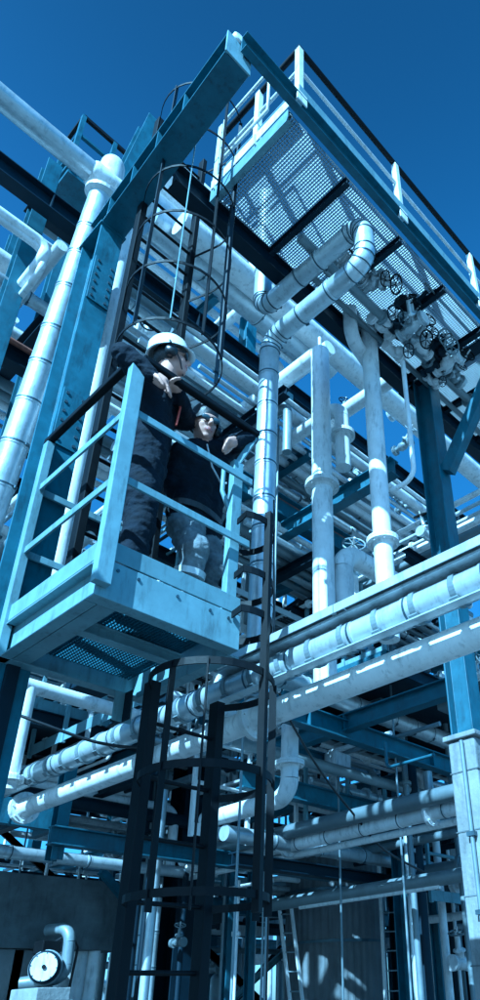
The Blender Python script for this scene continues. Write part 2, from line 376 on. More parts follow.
q = MB(); q.box((PX1-.10, PY1-.16, 3.02), (PX1-.09, PY1-.02, 3.195)); q.build('bracket_plate', 'deep', pf, .002)
q = MB(); q.box((PX1-.16, PY1-.09, 3.02), (PX1-.04, PY1-.08, 3.195)); q.build('bracket_plate', 'pale', pf, .002)
def pbox(name, a, b_, m='pale', bv=.004):
    q = MB(); q.box(a, b_); return q.build(name, m, pf, bv)
ZP = 4.69
for x in (PX0+.09, PX0+.2, 1.7, PX1-.2, PX1-.08):
    q = MB(); q.rod((x, PY0-.004, 3.355), (x, PY0-.010, 3.355), .009, 6); q.build('bolt', 'band', pf)
for y in (2.75, 2.95, 3.2, 3.42):
    q = MB(); q.rod((PX0+.055, y, 3.35), (PX0+.049, y, 3.35), .009, 6); q.build('bolt', 'band', pf)
pbox('post', (PX0-.035, PY0-.052, 3.24), (PX0+.045, PY0-.006, ZP-.02))
pbox('post', (PX1-.09, PY0+.012, 3.40), (PX1-.02, PY0+.058, 4.44))
pbox('post', (PX0-.02, PY1-.06, 3.20), (PX0+.03, PY1-.005, ZP-.03))
pbox('post', (PX1-.06, PY1-.05, 3.40), (PX1-.01, PY1, ZP-.03))
for z, zz in ((4.30, .045), (3.855, .045)):
    pbox('mid_rail', (PX0+.046, PY0-.03, z-zz/2), (PX1+.02, PY0-.015, z+zz/2), 'pale', .003)
    pbox('mid_rail', (PX0-.004, PY0-.005, z-zz/2), (PX0+.01, PY1-.062, z+zz/2), 'pale', .003)
    pbox('mid_rail', (PX0+.03, PY1-.035, z-zz/2), (PX1-.06, PY1-.02, z+zz/2), 'pale', .003)
q = MB(); q.bar((PX0-.0, PY0-.0, ZP), (PX0+.005, PY1+.0, ZP), .045, .04); q.build('top_rail', 'dark', pf, .008)
q = MB(); q.bar((PX0+.03, PY0-.03, ZP), (PX1+.04, PY0-.03, ZP), .045, .04); q.build('top_rail', 'dark', pf, .008)
# bent bar bracing the right hand post
q = MB(); q.bar(V((PX1+.03, PY0-.02, ZP-.03)), V((PX1-.06, PY0+.035, 4.42)), .03, .035); q.build('rail_strut', 'pale', pf, .003)
q = MB(); q.sweep([V((PX1-.05, PY0+.05, 4.42)), V((PX1-.13, PY0+.06, 4.36)), V((PX1-.13, PY0+.06, 4.20)), V((PX1-.06, PY0+.05, 4.05))], .014, 8); q.build('grab_handle', 'pale', pf)
for z in (4.12, 3.70):
    q = MB(); q.bar(V((PX1-.03, PY0+.06, z)), V((PX1+.10, PY0+.42, z+.0)), .03, .035); q.build('side_rail', 'deep', pf, .003)
# knee brace down to the column
q = MB(); q.bar((PX0+.1, PY1+.008, 3.22), (1.385, 3.55+.02, 2.55), .07, .06); q.build('knee_brace', 'deep', pf, .003)

# ================================================================== caged ladders
def hoop(root, cx, cy, z, R_, h, t, m, a0, a1, n=22, ends=None):
    P = [V((cx+R_*cos(a0+(a1-a0)*i/n), cy+R_*sin(a0+(a1-a0)*i/n), z)) for i in range(n+1)]
    if ends: P = [V((ends[0][0], ends[0][1], z))]+P+[V((ends[1][0], ends[1][1], z))]
    q = MB()
    for i in range(len(P)-1):
        a, c = P[i], P[i+1]; d = (c-a).normalized(); q.bar(a-d*.002, c+d*.002, t, h)
    return q.build('cage_hoop', m, root)
lad = thing('caged_ladder', 'black caged ladder hanging under the work platform', 'ladder', (2.1, 3.0, 0))
LX0, LX1, LY = 1.885, 2.31, 3.0
q = MB(); q.bar((LX0, LY, .09), (LX0, LY, 3.08), .075, .055, V((1, 0, 0))); q.build('side_rail', 'dark', lad, .004)
q = MB(); q.bar((LX1, LY, .09), (LX1, LY, 3.08), .075, .055, V((1, 0, 0))); q.build('side_rail', 'dark', lad, .004)
for i in range(10):
    z = .35+.28*i; q = MB(); q.rod((LX0+.02, LY, z), (LX1-.02, LY, z), .011, 8); q.build('rung', 'dark', lad)
CX, CY, CR = 2.085, 2.76, .32
for z in (2.02, 2.55, 3.05):
    hoop(lad, CX, CY, z, CR, .034 if z < 2.5 else .038, .007, 'dark', radians(-205), radians(25), ends=((LX0, LY), (LX1, LY)))
    q = MB()
for a in (-165, -132, -74, -40, -8):
    x, y = CX+(CR-.006)*cos(radians(a)), CY+(CR-.006)*sin(radians(a)); top = 4.05 if a == -74 else 3.06
    q = MB(); q.bar((x, y, 1.95), (x, y, top), .008 if a != -74 else .03, .038, V((cos(radians(a)), sin(radians(a)), 0))); q.build('cage_bar', 'dark', lad)
# guard hoops beside the platform
for z in (3.38, 3.62, 3.98):
    q = MB(); P = [V((PX1-.06, PY0-.01, z))]+[V((2.125+.2*cos(radians(a)), 2.655+.2*sin(radians(a)), z)) for a in range(-120, 76, 12)]
    for i in range(len(P)-1): q.bar(P[i], P[i+1]+(P[i+1]-P[i]).normalized()*.002, .008, .04)
    q.build('guard_hoop', 'dark', lad)

ul = thing('caged_ladder', 'tall caged ladder rising from work platform to the high walkway', 'ladder', (1.65, 3.2, 3.4))
UX0, UX1, UY = 1.43, 1.90, 3.2
q = MB(); q.bar((UX0, UY, 3.41), (UX0, UY, 8.25), .07, .05, V((1, 0, 0))); q.build('side_rail', 'dark', ul, .004)
q = MB(); q.bar((UX1, UY, 3.41), (UX1, UY, 8.25), .07, .04, V((1, 0, 0))); q.build('side_rail', 'dark', ul, .004)
for i in range(17):
    z = 3.65+.27*i; q = MB(); q.rod((UX0+.02, UY, z), (UX1-.02, UY, z), .012, 8); q.build('rung', 'dark', ul)
UCX, UCY, UCR = 1.655, 2.88, .335
for z in (5.2, 5.75, 6.3, 6.85, 7.4, 8.05):
    hoop(ul, UCX, UCY, z, UCR, .022, .006, 'dark', radians(-200), radians(20), ends=((UX0, UY), (UX1, UY)))
for a, m_ in ((-165, 'deep'), (-125, 'pale'), (-88, 'dark'), (-50, 'deep'), (-12, 'deep')):
    x, y = UCX+(UCR-.006)*cos(radians(a)), UCY+(UCR-.006)*sin(radians(a))
    q = MB(); q.bar((x, y, 5.2), (x, y, 8.08), (.007), .028, V((cos(radians(a)), sin(radians(a)), 0))); q.build('cage_bar', m_, ul)

# ================================================================== pipework in front of and beside the walkway
# expansion loop: drop, run out, drop, run back, long drop
p1 = at(363, 223, Z=6.92); X1 = p1.x
p0 = go(p1, 'Y', x=262); top = go(p0, 'Z', y=196)
p2 = go(p1, 'Z', y=262); p3 = go(p2, 'Y', x=270); p4 = go(p3, 'Z', y=700)
pipe('expansion_loop_pipe', 'clad pipe making a square loop under the high walkway then dropping straight down', [top, p0, p1, p2, p3, p4], .079, .15, .30, 'clad')
# tall plain risers right of the loop
a = at(320, 352, D=7.6); r2 = go(a, 'Z', y=690)
pipe('riser_pipe', 'smooth grey riser with a flange halfway standing before the rack beam', [a, r2], .097, m='white', flanges=((0, .47),))
plain('vent_stub', 'thin stub on top of the smooth grey riser', [a+V((0, 0, -.02)), go(a, 'Z', y=338)], .02, m='white')
a = at(368, 322, D=6.9); e = go(a, 'Z', y=640)
pipe('riser_pipe', 'smooth riser hanging from the walkway beam with a side branch', [a, e], .077, m='white', flanges=((0, .75), (0, .02)))
s0 = at(349, 292, D=6.75); s1 = go(s0, 'Z', y=338)
plain('branch_pipe', 'crooked branch joining the riser under the walkway', [s0, s1, at(370, 366, D=6.9), at(373, 385, D=6.9)], .066, .12, 'white', n=20)
a = at(345, 640, D=6.0); b_ = go(a, 'Z', y=551); c = go(b_, 'X', x=470)
pipe('elbow_pipe', 'fat smooth pipe elbowing over behind the long clad pipe run', [a, b_, c], .098, .2, m='white')
# the long pipe pair crossing the picture, running back on the left
q0 = at(470, 586, Y=1.42); n0 = q0-V((0, 3.2, 0)); n1 = go(q0, 'Y', x=-40)
L_ = (n1-n0).length
pipe('long_pipe', 'long clad pipe with bright clamps under the flat tray cover', [n0, n1], .078, sec=.44, m='clad', clamp=[(0, (.2+.235*i)/L_) for i in range(31)])
q1 = at(470, 637, Y=1.54); m0 = q1-V((0, 3.2, 0)); m1 = go(q1, 'Y', x=22)
pipe('long_pipe', 'smooth lower pipe of the long pair ending in an open flange past the ladder', [m0, m1], .075, m='white', flanges=((0, .995), (0, .62)))
# tray cover above the long pipe
tr = thing('cable_tray', 'flat pale tray cover lying along the top of the long clad pipe', 'cable tray', n0)
tA = n0+V((-.015, 0, .135)); tB = go(q0+V((-.015, 0, .135)), 'Y', x=228)
Lt = tB.y-tA.y; k = int(Lt/.9)
for i in range(k):
    y0, y1 = tA.y+Lt*i/k, tA.y+Lt*(i+1)/k
    q = MB(); q.ext([(-.115, -.037), (-.109, -.037), (-.09, .022), (.09, .022), (.109, -.037), (.115, -.037), (.115, .012), (.095, .028), (-.095, .028), (-.115, .012)], (tA.x, y0+.003, tA.z), (tA.x, y1-.003, tA.z)); q.build('tray_cover', 'clad', tr, .002)
    q = MB(); q.box((tA.x-.119, y1-.015, tA.z-.041), (tA.x+.119, y1+.015, tA.z-.0375)); q.build('tray_joint', 'bare', tr)
q = MB(); q.ext([(-.09, -.007), (.09, -.007), (.09, .007), (-.09, .007)], (tA.x, tA.y, tA.z-.046), (tA.x, tB.y, tA.z-.046)); q.build('tray_floor', 'clad', tr)
q = MB(); q.box((n0.x-.09, n0.y, n0.z-.102), (n0.x-.03, tB.y, n0.z-.095)); q.build('lower_lip', 'clad', tr)

# insulated line running away to the right, below the tray
a = at(256, 668, D=7.0); e = go(a, 'X', x=520)
pipe('insulated_pipe', 'banded insulated pipe sloping away below the long pair', [a-V((.4, 0, 0)), e], .105, sec=.36, m='clad')
# steel below it
a = at(225, 690, D=6.1); e = go(a, 'X', x=478)
beam('rack_beam', 'blue rack beam carrying a thin bent conduit ending at concrete cased column', a, e, prof_I(.20, .12), 'steel', stiff=1.6, plates=True)
yb = at(462, 684, D=6.35); ye = go(yb, 'Y', x=255)
beam('cross_beam', 'sunlit blue beam crossing below the tray to the cased column', yb, ye, prof_I(.18, .12), 'steel', stiff=1.5)
# right column: steel above, concrete casing below
cc = at(447, 560, D=6.2)
c_top = go(cc, 'Z', y=372); c_mid = go(cc, 'Z', y=735)
beam('rack_column', 'blue steel column with a diagonal brace beside the walkway', V((cc.x, cc.y, c_mid.z)), c_top, prof_I(.20, .17, .011), 'steel', up=V((0, 1, 0)), cat='column', plates=True)
cs = thing('cased_column_base', 'pale concrete casing round the foot of the braced column', 'column', (cc.x, cc.y, .09))
q = MB(); q.box((cc.x-.117, cc.y-.117, .09), (cc.x+.117, cc.y+.117, c_mid.z-.06)); q.build('casing', 'conc', cs, .015)
for k in range(6):
    z = c_mid.z-.30-.42*k
    if z > .2: q = MB(); q.box((cc.x-.121, cc.y-.121, z-.006), (cc.x+.121, cc.y+.121, z+.003)); q.build('form_mark', 'dconc', cs)
q = MB(); q.rod((cc.x-.142, cc.y-.02, .1), (cc.x-.142, cc.y-.02, c_mid.z-.08), .016, 8); q.build('earth_rod', 'bare', cs)
for z in (1.5, 2.1, 2.6): q = MB(); q.box((cc.x-.165, cc.y-.05, z-.015), (cc.x-.118, cc.y+.01, z+.015)); q.build('clip', 'band', cs)
q = MB(); q.box((cc.x-.145, cc.y-.145, c_mid.z-.058), (cc.x+.145, cc.y+.145, c_mid.z-.017)); q.build('cap', 'conc', cs, .008)
d0 = go(cc, 'Z', y=478); d1 = at(497, 360, X=cc.x+.02)
beam('column_brace', 'broad blue diagonal brace from column up to the walkway', d0+V((.0, -.12, 0)), d1, prof_B(.13, .10), 'steel', cat='brace')
beam('outrigger_beam', 'dark beam reaching from braced column out under the walkway', c_top+V((0, .3, -.05)), go(c_top+V((0, .3, -.05)), 'Y', x=540), prof_I(.22, .14), 'deep')
# bent conduits
a = at(403, 362, D=6.6); b_ = go(a, 'Z', y=478)
plain('conduit', 'pale bent conduit hanging beside the braced column', [a, b_, go(b_, 'Y', x=392)], .022, .12, 'white')
a = at(387, 768, D=6.0); plain('conduit', 'small blue conduit hooked under the rack beam', [go(a, 'Z', y=742), a, go(a, 'Y', x=440) if False else a+V((0, -.5, 0))], .014, .05, 'steel')
# ================================================================== rack behind: dark girder, fat headers, pipe bundle
g0 = at(214, 337, D=8.6)
g0 = go(g0, 'X', x=205); g1 = go(g0, 'X', x=478)
beam('rack_girder', 'dark girder running diagonally behind the risers', g0-V((2.2, 0, 0)), g1, prof_I(.26, .16), 'deep', stiff=1.3)
def xpipe(name, label, px, py, D, x0, x1, r, m='clad', sec=None, group=None, fl=()):
    p = at(px, py, D=D); return pipe(name, label, [go(p, 'X', x=x0), go(p, 'X', x=x1)], r, sec=sec, m=m, group=group, flanges=fl)
def ypipe(name, label, px, py, D, x0, x1, r, m='clad', sec=None, group=None, fl=()):
    p = at(px, py, D=D); return pipe(name, label, [go(p, 'Y', x=x0), go(p, 'Y', x=x1)], r, sec=sec, m=m, group=group, flanges=fl)
# vessel-like headers
p = at(308, 352, D=8.9); hp = go(p, 'X', x=150)
hd = pipe('header_pipe', 'fat pale header ending in a rounded cap behind the loop', [hp, p], .17, sec=.8, m='clad')
q = MB(); q.lathe([(.17*cos(radians(t)), .11*sin(radians(t))) for t in range(0, 89, 11)], p, V((1, 0, 0)), 26); q.build('end_cap', 'clad', hd)
xpipe('header_pipe', 'fat smooth header passing behind both risers', 330, 350, 8.7, 180, 560, .14, 'white')
xpipe('header_pipe', 'broad pale duct behind the caged ladder rungs', 205, 262, 9.6, 128, 330, .30, 'clad', .9)
xpipe('header_pipe', 'wide bright duct above the broad one behind the ladder cage', 200, 205, 10.2, 140, 300, .27, 'white')
for i, (x, y, D, r, m, s) in enumerate(((200, 352, 9.0, .10, 'clad', .6), (200, 381, 9.3, .085, 'white', None), (200, 398, 9.6, .07, 'clad', .5), (200, 414, 9.8, .10, 'clad', .6), (205, 436, 9.5, .075, 'white', None), (215, 462, 9.9, .09, 'bare', None), (300, 500, 9.4, .06, 'clad', .5), (320, 470, 9.2, .06, 'bare', None), (330, 436, 9.1, .065, 'bare', None))):
    xpipe('rack_pipe', ('thick banded pipe just under the dark girder', 'smooth pale pipe second under the dark girder', 'thin banded pipe third under the dark girder', 'thick banded pipe fourth under the dark girder', 'smooth pale pipe fifth under the dark girder', 'grey pipe lowest in the bundle under the dark girder', 'thin banded pipe beside the blue cross beam', 'thin grey pipe tucked close under the dark girder', 'grey pipe hugging the bottom of the dark girder')[i], x, y, D, 90, 470, r, m, s, 'pipe bundle under the dark girder')
ypipe('cross_pipe', 'pale pipe crossing the bundle behind the looped drop', 240, 413, 8.3, 190, 315, .085, 'white')
ypipe('cross_pipe', 'sunlit pipe crossing from riser toward the rack', 350, 408, 8.1, 318, 420, .085, 'white')
ypipe('cross_pipe', 'short pale pipe dropping behind the smooth riser', 300, 370, 8.2, 270, 330, .085, 'white')
a = at(252, 300, D=9.2); plain('elbowed_pipe', 'white bent pipe above the dark girder', [go(a, 'Y', x=216), a, go(a, 'Z', y=236)], .07, .1, 'white', n=18)
a = at(226, 290, D=9.0); plain('elbowed_pipe', 'slim white crank pipe beside the thicker bent pipe', [a, go(a, 'Z', y=318), go(go(a, 'Z', y=318), 'Y', x=205)], .035, .1, 'white')
beam('rack_post', 'short blue post standing on the dark girder', at(246, 362, D=9.3), go(at(246, 362, D=9.3), 'Z', y=300), prof_I(.18, .16), 'steel', up=V((0, 1, 0)), cat='column')
p = at(333, 503, D=7.6); beam('cross_beam', 'blue beam lit along its lower flange crossing behind the risers', go(p, 'Y', x=283), go(p, 'Y', x=395), prof_I(.2, .13), 'steel')
p = at(300, 520, D=8.4); beam('rack_beam', 'blue lower girder behind the long drop pipe', go(p, 'X', x=235), go(p, 'X', x=350), prof_I(.3, .15), 'steel')
p = at(310, 575, D=8.8); beam('rack_beam', 'deep blue girder seen under the rust coloured pipe', go(p, 'X', x=235), go(p, 'X', x=380), prof_I(.16, .15), 'deep')
xpipe('rust_pipe', 'rust coloured pipe on top of lower girder', 300, 512, 8.5, 240, 345, .035, 'rust')
# dark stair flight seen from below
st = thing('stair_flight', 'dark stair flight seen from below behind the long drop pipe', 'stairs', at(290, 620, D=9.0))
s0 = at(268, 628, D=9.0); s1 = s0+V((1.6, 0, 1.55))
for dy in (0, -.75): 
    q = MB(); q.bar(s0+V((0, dy, 0)), s1+V((0, dy, 0)), .03, .2); q.build('stringer', 'deep', st)
for i in range(8):
    c = s0.lerp(s1, (i+.5)/8); q = MB(); q.box((c.x-.11, c.y-.74, c.z-.015), (c.x+.11, c.y-.01, c.z+.015)); q.build('tread', 'dark', st)

# ================================================================== valves along the walkway's inner edge
def valve(px, py, D, s, label, axis='X', wheel=V((0, -.35, -.94)), m='bare', wm='bare'):
    c = at(px, py, D=D); t = thing('gate_valve', label, 'valve', c, 'valves below the walkway edge'); a = AX[axis]; wd = V(wheel).normalized()
    q = MB(); q.lathe([(.05*s, -.16*s), (.05*s, -.1*s), (.085*s, -.05*s), (.085*s, .05*s), (.05*s, .1*s), (.05*s, .16*s)], c, a, 16); q.build('body', m, t)
    for e in (-1, 1):
        q = MB(); q.lathe([(.1*s, -.015*s), (.1*s, .015*s)], c+a*(e*.17*s), a, 16, smooth=False); q.build('flange', m, t)
        q = MB(); q.lathe([(.1*s, -.014*s), (.1*s, .014*s)], c+a*(e*.205*s), a, 16, smooth=False); q.build('flange', m, t)
    q = MB(); q.lathe([(.06*s, .05*s), (.06*s, .14*s), (.085*s, .145*s), (.085*s, .17*s), (.035*s, .19*s), (.03*s, .34*s)], c, wd, 14); q.build('bonnet', m, t)
    q = MB(); q.lathe([(.012*s, .3*s), (.012*s, .46*s)], c, wd, 8); q.build('stem', 'white', t)
    u = wd.orthogonal().normalized(); v = wd.cross(u); hc = c+wd*.38*s
    q = MB(); q.sweep([hc+(u*cos(k*pi/9)+v*sin(k*pi/9))*.12*s for k in range(18)], .011*s, 8, closed=True)
    for k in range(3): 
        d = u*cos(k*pi/3)+v*sin(k*pi/3); q.rod(hc-d*.12*s, hc+d*.12*s, .007*s, 6)
    q.build('handwheel', wm, t); return t
vl = ' flanged valve in the cluster under the walkway edge'
rv = random.Random(3)
for (x, y, D, s, ax, wh) in ((352, 268, 6.9, .8, 'X', (-.3, -.8, -.3)), (366, 282, 7.0, .9, 'Y', (.2, -.7, -.5)), (340, 262, 6.9, .7, 'X', (0, -.9, .2)), (392, 318, 7.2, 1.1, 'X', (-.3, -.8, -.4)), (406, 326, 7.1, 1.0, 'Y', (-.7, -.4, .4)), (400, 340, 7.4, 1.1, 'X', (0, -.8, -.6)), (418, 338, 7.4, .9, 'X', (-.4, -.9, .1)), (428, 352, 7.6, 1.1, 'X', (-.3, -.8, -.4)), (440, 360, 7.6, 1.0, 'Y', (-.7, -.4, .4)), (436, 374, 7.8, 1.1, 'X', (0, -.8, -.6)), (452, 372, 7.8, .9, 'X', (-.4, -.9, .1)), (415, 318, 7.2, .8, 'X', (.1, -.9, .5))):
    for k in range(2):
        mm, wmm = rv.choice((('bare', 'deep'), ('white', 'deep'), ('deep', 'bare'), ('clad', 'dark'))); sz = rv.choice((.42, .55, .68))
        valve(x+rv.uniform(-11, 11), y+rv.uniform(-8, 12), D*.905, sz, ('small', 'medium', 'large')[(.42, .55, .68).index(sz)]+' '+{'bare': 'grey', 'white': 'white', 'deep': 'navy', 'clad': 'bright metal'}[mm]+vl, ax, wh, mm, wmm)
xpipe('walkway_pipe', 'grey pipe carrying the valves along the walkway edge', 400, 334, 6.58, 300, 520, .04, 'bare', fl=((0, .3), (0, .5), (0, .7)))
xpipe('walkway_pipe', 'second thin pipe below the walkway valves', 380, 340, 6.72, 300, 520, .027, 'bare')
beam('hanger_beam', 'dark beam under the valve clusters', at(330, 292, D=6.75), go(at(330, 292, D=6.75), 'X', x=500), prof_I(.18, .12), 'deep')

# ================================================================== upper left
p = at(40, 130, D=6.0)
pe = go(p, 'X', x=104)
pipe('overhead_pipe', 'fat smooth pipe slanting across open sky to a domed tee', [go(p, 'X', x=-60), pe], .098, m='clad', flanges=())
t = at(98, 205, D=6.02); lo = at(6, 470, D=5.2)
dd = (lo-t).normalized()
pipe('drop_pipe', 'tall pale banded drop pipe hanging below the domed tee', [t-dd*.12, lo+dd*.9], .098, sec=.36, m='clad', bands=True)
tee = thing('pipe_tee', 'white tee fitting with rounded cap where overhead and drop pipes meet', 'fitting', pe)
q = MB(); q.lathe([(.108, -.20), (.12, -.18), (.12, .10), (.10, .17), (.05, .21), (.0, .22)], pe+V((.06, 0, 0)), V((1, 0, 0)), 24); q.build('cap', 'white', tee)
q = MB(); q.sweep([pe+V((.04, 0, .02)), pe+V((.04, 0, .20)), pe+V((.04, 0, .30))], [.115, .115, .11], 24); q.lathe([(.11*cos(radians(a)), .11*sin(radians(a))) for a in range(0, 89, 11)], pe+V((.04, 0, .30)), V((0, 0, 1)), 24); q.build('dome', 'white', tee)
q = MB(); q.lathe([(.10, -.02), (.14, 0), (.14, .03), (.10, .05)], t-dd*.13, dd, 24, smooth=False); q.build('flange', 'white', tee)
p = at(40, 198, D=6.7); beam('girder', 'dark blue girder under the overhead sky pipe', go(p, 'X', x=-30), go(p, 'X', x=118), prof_I(.24, .14), 'deep', stiff=1.2)
# small railed landing against the sky
rl = thing('railed_landing', 'small blue railed landing against the sky behind the overhead pipe', 'platform', at(95, 165, D=8.2))
r0 = at(84, 117, D=8.2); r1 = go(r0, 'X', x=150); rs = go(r0, 'Y', x=66)
for dz in (0, -.38, -.72, -1.0):
    q = MB(); q.bar(r0+V((0, 0, dz)), r1+V((0, 0, dz)), .04, .05 if dz in (0, -1.0) else .03); q.build('rail', 'dark' if dz == 0 else 'steel', rl)
    q = MB(); q.bar(r0+V((0, 0, dz)), rs+V((0, 0, dz)), .04, .05 if dz in (0, -1.0) else .03); q.build('rail', 'dark' if dz == 0 else 'steel', rl)
for c in (r0, r0.lerp(r1, .45), r0.lerp(r1, .9), rs):
    q = MB(); q.bar(c, c+V((0, 0, -1.05)), .05, .05); q.build('post', 'steel', rl)
q = MB(); q.box(r0+V((0, 0, -1.12)), V((r1.x, rs.y, r0.z-1.05))); q.build('deck', 'steel', rl)
for k, (x, y, yb, D, wd) in enumerate(((52, 168, 330, 7.4, .17), (18, 235, 420, 8.2, .16), (72, 215, 400, 8.8, .15))):
    c = at(x, y, D=D); beam('rear_column', ('slim blue column behind the overhead pipe and landing', 'blue column behind the bent twin pipes', 'thin blue column behind the drop pipe')[k], V((c.x, c.y, .09)), c, prof_I(wd, wd*.9), 'steel', up=V((0, 1, 0)), cat='column', group='columns behind the drop pipe')
# bent twin lines
for k, dy in enumerate((0, 12)):
    p = at(46, 246+dy*.55, D=6.3); plain('bent_pipe', ('thick pale pipe bending back on itself beside the drop pipe', 'slim pipe bending back on itself beside the drop pipe')[k], [go(p, 'X', x=-40), p, go(p, 'Z', y=260+dy), go(go(p, 'Z', y=260+dy), 'Y', x=-40)], (.05, .032)[k], .16, 'white', n=18)
xpipe('side_pipe', 'fat white pipe end behind the bent twin pipes', 10, 268, 7.6, -60, 36, .12, 'white')
ypipe('side_pipe', 'white pipe slanting down leftward behind the drop pipe', 30, 285, 7.0, -40, 62, .06, 'white')
p = at(20, 362, D=7.0); beam('girder', 'navy girder passing behind the drop pipe below the rusty pipe', go(p, 'X', x=-40), go(p, 'X', x=68), prof_I(.22, .14), 'deep')
p = at(40, 330, D=7.2); beam('girder', 'navy beam slanting up behind the drop pipe', go(p, 'Y', x=-40), go(p, 'Y', x=85), prof_I(.26, .14), 'deep')
xpipe('side_pipe', 'rusty pipe crossing behind the drop pipe', 10, 340, 6.9, -40, 45, .03, 'rust')
p = at(112, 300, D=6.2); pipe('side_pipe', 'white vertical pipe between the tall blue column and the ladder', [go(p, 'Z', y=230), go(p, 'Z', y=600)], .06, m='white')

# ================================================================== lower left
p = at(30, 686, D=5.9); pipe('tee_pipe', 'white cross pipe below the work platform', [go(p, 'X', x=12), go(p, 'X', x=175)], .062, m='white')
pipe('tee_pipe', 'white down pipe teed off the cross pipe beneath the platform', [p+V((0, 0, -.02)), go(p, 'Z', y=790)], .058, m='white', flanges=((0, .9),))
p = at(88, 684, D=6.6); bx = thing('junction_box', 'dark electrical box under the work platform', 'box', p)
q = MB(); q.box(p-V((.16, .12, .1)), p+V((.16, .12, .1))); q.build('case', 'deep', bx, .012); q = MB(); q.box(p+V((-.14, -.13, -.08)), p+V((.14, -.121, .08))); q.build('cover', 'deep', bx, .006)
q = MB(); q.rod(p+V((0, 0, .1)), p+V((0, 0, .5)), .02, 8); q.build('conduit', 'bare', bx)
xpipe('thin_pipe', 'thin pale conduit above the white cross pipe', 60, 672, 6.4, 5, 140, .02, 'white')
p = at(20, 812, D=6.6); beam('landing_edge', 'bright blue edge beam of the low landing below the white down pipe', go(p, 'X', x=-40), go(p, 'X', x=56), prof_C(.24, .08, .01, -1), 'steel', stiff=.6)
c = at(57, 838, D=6.7); beam('landing_post', 'blue post at the corner of the low landing', c+V((0, 0, -.2)), go(c, 'Z', y=762), prof_I(.13, .12), 'steel', up=V((0, 1, 0)), cat='post')
p = at(100, 842, D=6.9); beam('low_beam', 'blue beam running low past the ladder', go(p, 'X', x=50), go(p, 'X', x=330), prof_I(.17, .12), 'steel')
p = at(60, 858, D=7.6); pipe('low_pipe', 'pale banded pipe running low above the concrete beam', [go(p, 'X', x=-40), go(p, 'X', x=190)], .065, sec=.45, m='clad')
c0 = at(-30, 912, D=7.4); c1 = go(c0, 'X', x=118)
cbm = thing('concrete_girder', 'deep dark concrete beam on stub piers above the pump', 'beam', c0)
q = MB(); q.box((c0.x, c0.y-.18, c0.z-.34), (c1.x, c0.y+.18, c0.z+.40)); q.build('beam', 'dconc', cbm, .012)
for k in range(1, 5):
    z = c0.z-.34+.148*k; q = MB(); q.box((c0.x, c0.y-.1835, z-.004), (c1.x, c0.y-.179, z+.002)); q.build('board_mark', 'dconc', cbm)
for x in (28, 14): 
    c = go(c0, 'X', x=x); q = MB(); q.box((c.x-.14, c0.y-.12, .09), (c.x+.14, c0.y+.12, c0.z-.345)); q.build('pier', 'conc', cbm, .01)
q = MB(); q.bar(go(c0, 'X', x=104)+V((-.25, -.22, .5)), go(c0, 'X', x=118)+V((.12, -.22, .05)), .09, .08); q.build('strut', 'steel', cbm)
# pump below the concrete beam
pc = at(46, 968, D=7.2); pm = thing('pump', 'round ended motor pump under the concrete beam', 'pump', (pc.x, pc.y, .09)); ax = V((-.55, -.83, 0))
q = MB(); q.lathe([(.0, .205), (.10, .205), (.105, .19), (.138, .188), (.15, .175), (.15, -.34), (.12, -.38), (.05, -.4)], pc, ax, 24); q.build('motor', 'deep', pm)
q = MB(); q.lathe([(.0, .222), (.125, .222), (.128, .218), (.128, .206)], pc, ax, 24, smooth=False); q.build('end_shield', 'white', pm)
for k in range(5):
    q = MB(); q.lathe([(.15, 0), (.165, .004), (.165, .016), (.15, .02)], pc+ax*(.06-k*.07), ax, 24, smooth=False); q.build('fin', 'bare', pm)
q = MB(); q.lathe([(.02, 0), (.02, .02)], pc+ax*.222, ax, 12); q.build('hub', 'dark', pm)
u_ = ax.orthogonal().normalized(); v_ = ax.cross(u_)
for k in range(8): c_ = pc+ax*.206+(u_*cos(k*pi/4)+v_*sin(k*pi/4))*.122; q = MB(); q.rod(c_, c_+ax*.018, .008, 6); q.build('bolt', 'band', pm)
q = MB(); q.sweep([pc+V((.05, 0, .24)), pc+V((.2, -.02, .34)), pc+V((.32, 0, .2)), pc+V((.3, .05, -.4))], .014, 8); q.build('cable', 'black', pm)
q = MB(); q.box(pc+V((-.16, -.2, -.3)), pc+V((.2, .35, -.18))); q.box(pc+V((-.2, -.2, -(pc.z-.1))), pc+V((.25, .4, -.29))); q.build('plinth', 'conc', pm, .01)
q = MB(); q.box(pc+V((-.1, -.05, .13)), pc+V((.1, .15, .25))); q.build('terminal_box', 'dark', pm, .01)
a = at(66, 960, D=7.3); pipe('pump_outlet', 'curved pale outlet pipe beside the pump', [a+V((-.1, .3, .3)), a+V((0, 0, .3)), a+V((.02, 0, -.16)), a+V((-.3, .3, -.2))], 0.06, .13, m='bare')
for x, r, m in ((84, .09, 'white'), (96, .07, 'white'), (136, .09, 'clad'), (152, .07, 'clad')):
    a = at(x, 940, D=8.2); pipe('stand_pipe', ('white stand pipe behind the concrete beam end', 'banded stand pipe behind the ladder')[m == 'clad'], [V((a.x, a.y, .09)), V((a.x, a.y, a.z+.45))], r, sec=.4 if m == 'clad' else None, m=m, group='stand pipes behind the ladder foot')
for x, D, wd, yt, lab in ((176, 8.6, .34, 760, 'broad navy post behind the lower ladder rungs'), (183, 9.6, .2, 700, 'blue post hidden partly by the broad navy post'), (228, 9.0, .14, 800, 'slim blue post seen through the lower ladder cage'), (250, 9.2, .10, 870, 'thinnest short blue post beside the lower ladder cage')):
    a = at(x, 940, D=D); beam('rear_post', lab, V((a.x, a.y, .09)), go(a, 'Z', y=yt), prof_I(wd, wd*.9), 'steel' if wd < .3 else 'deep', up=V((0, 1, 0)), cat='column', group='rear posts behind the lower ladder')
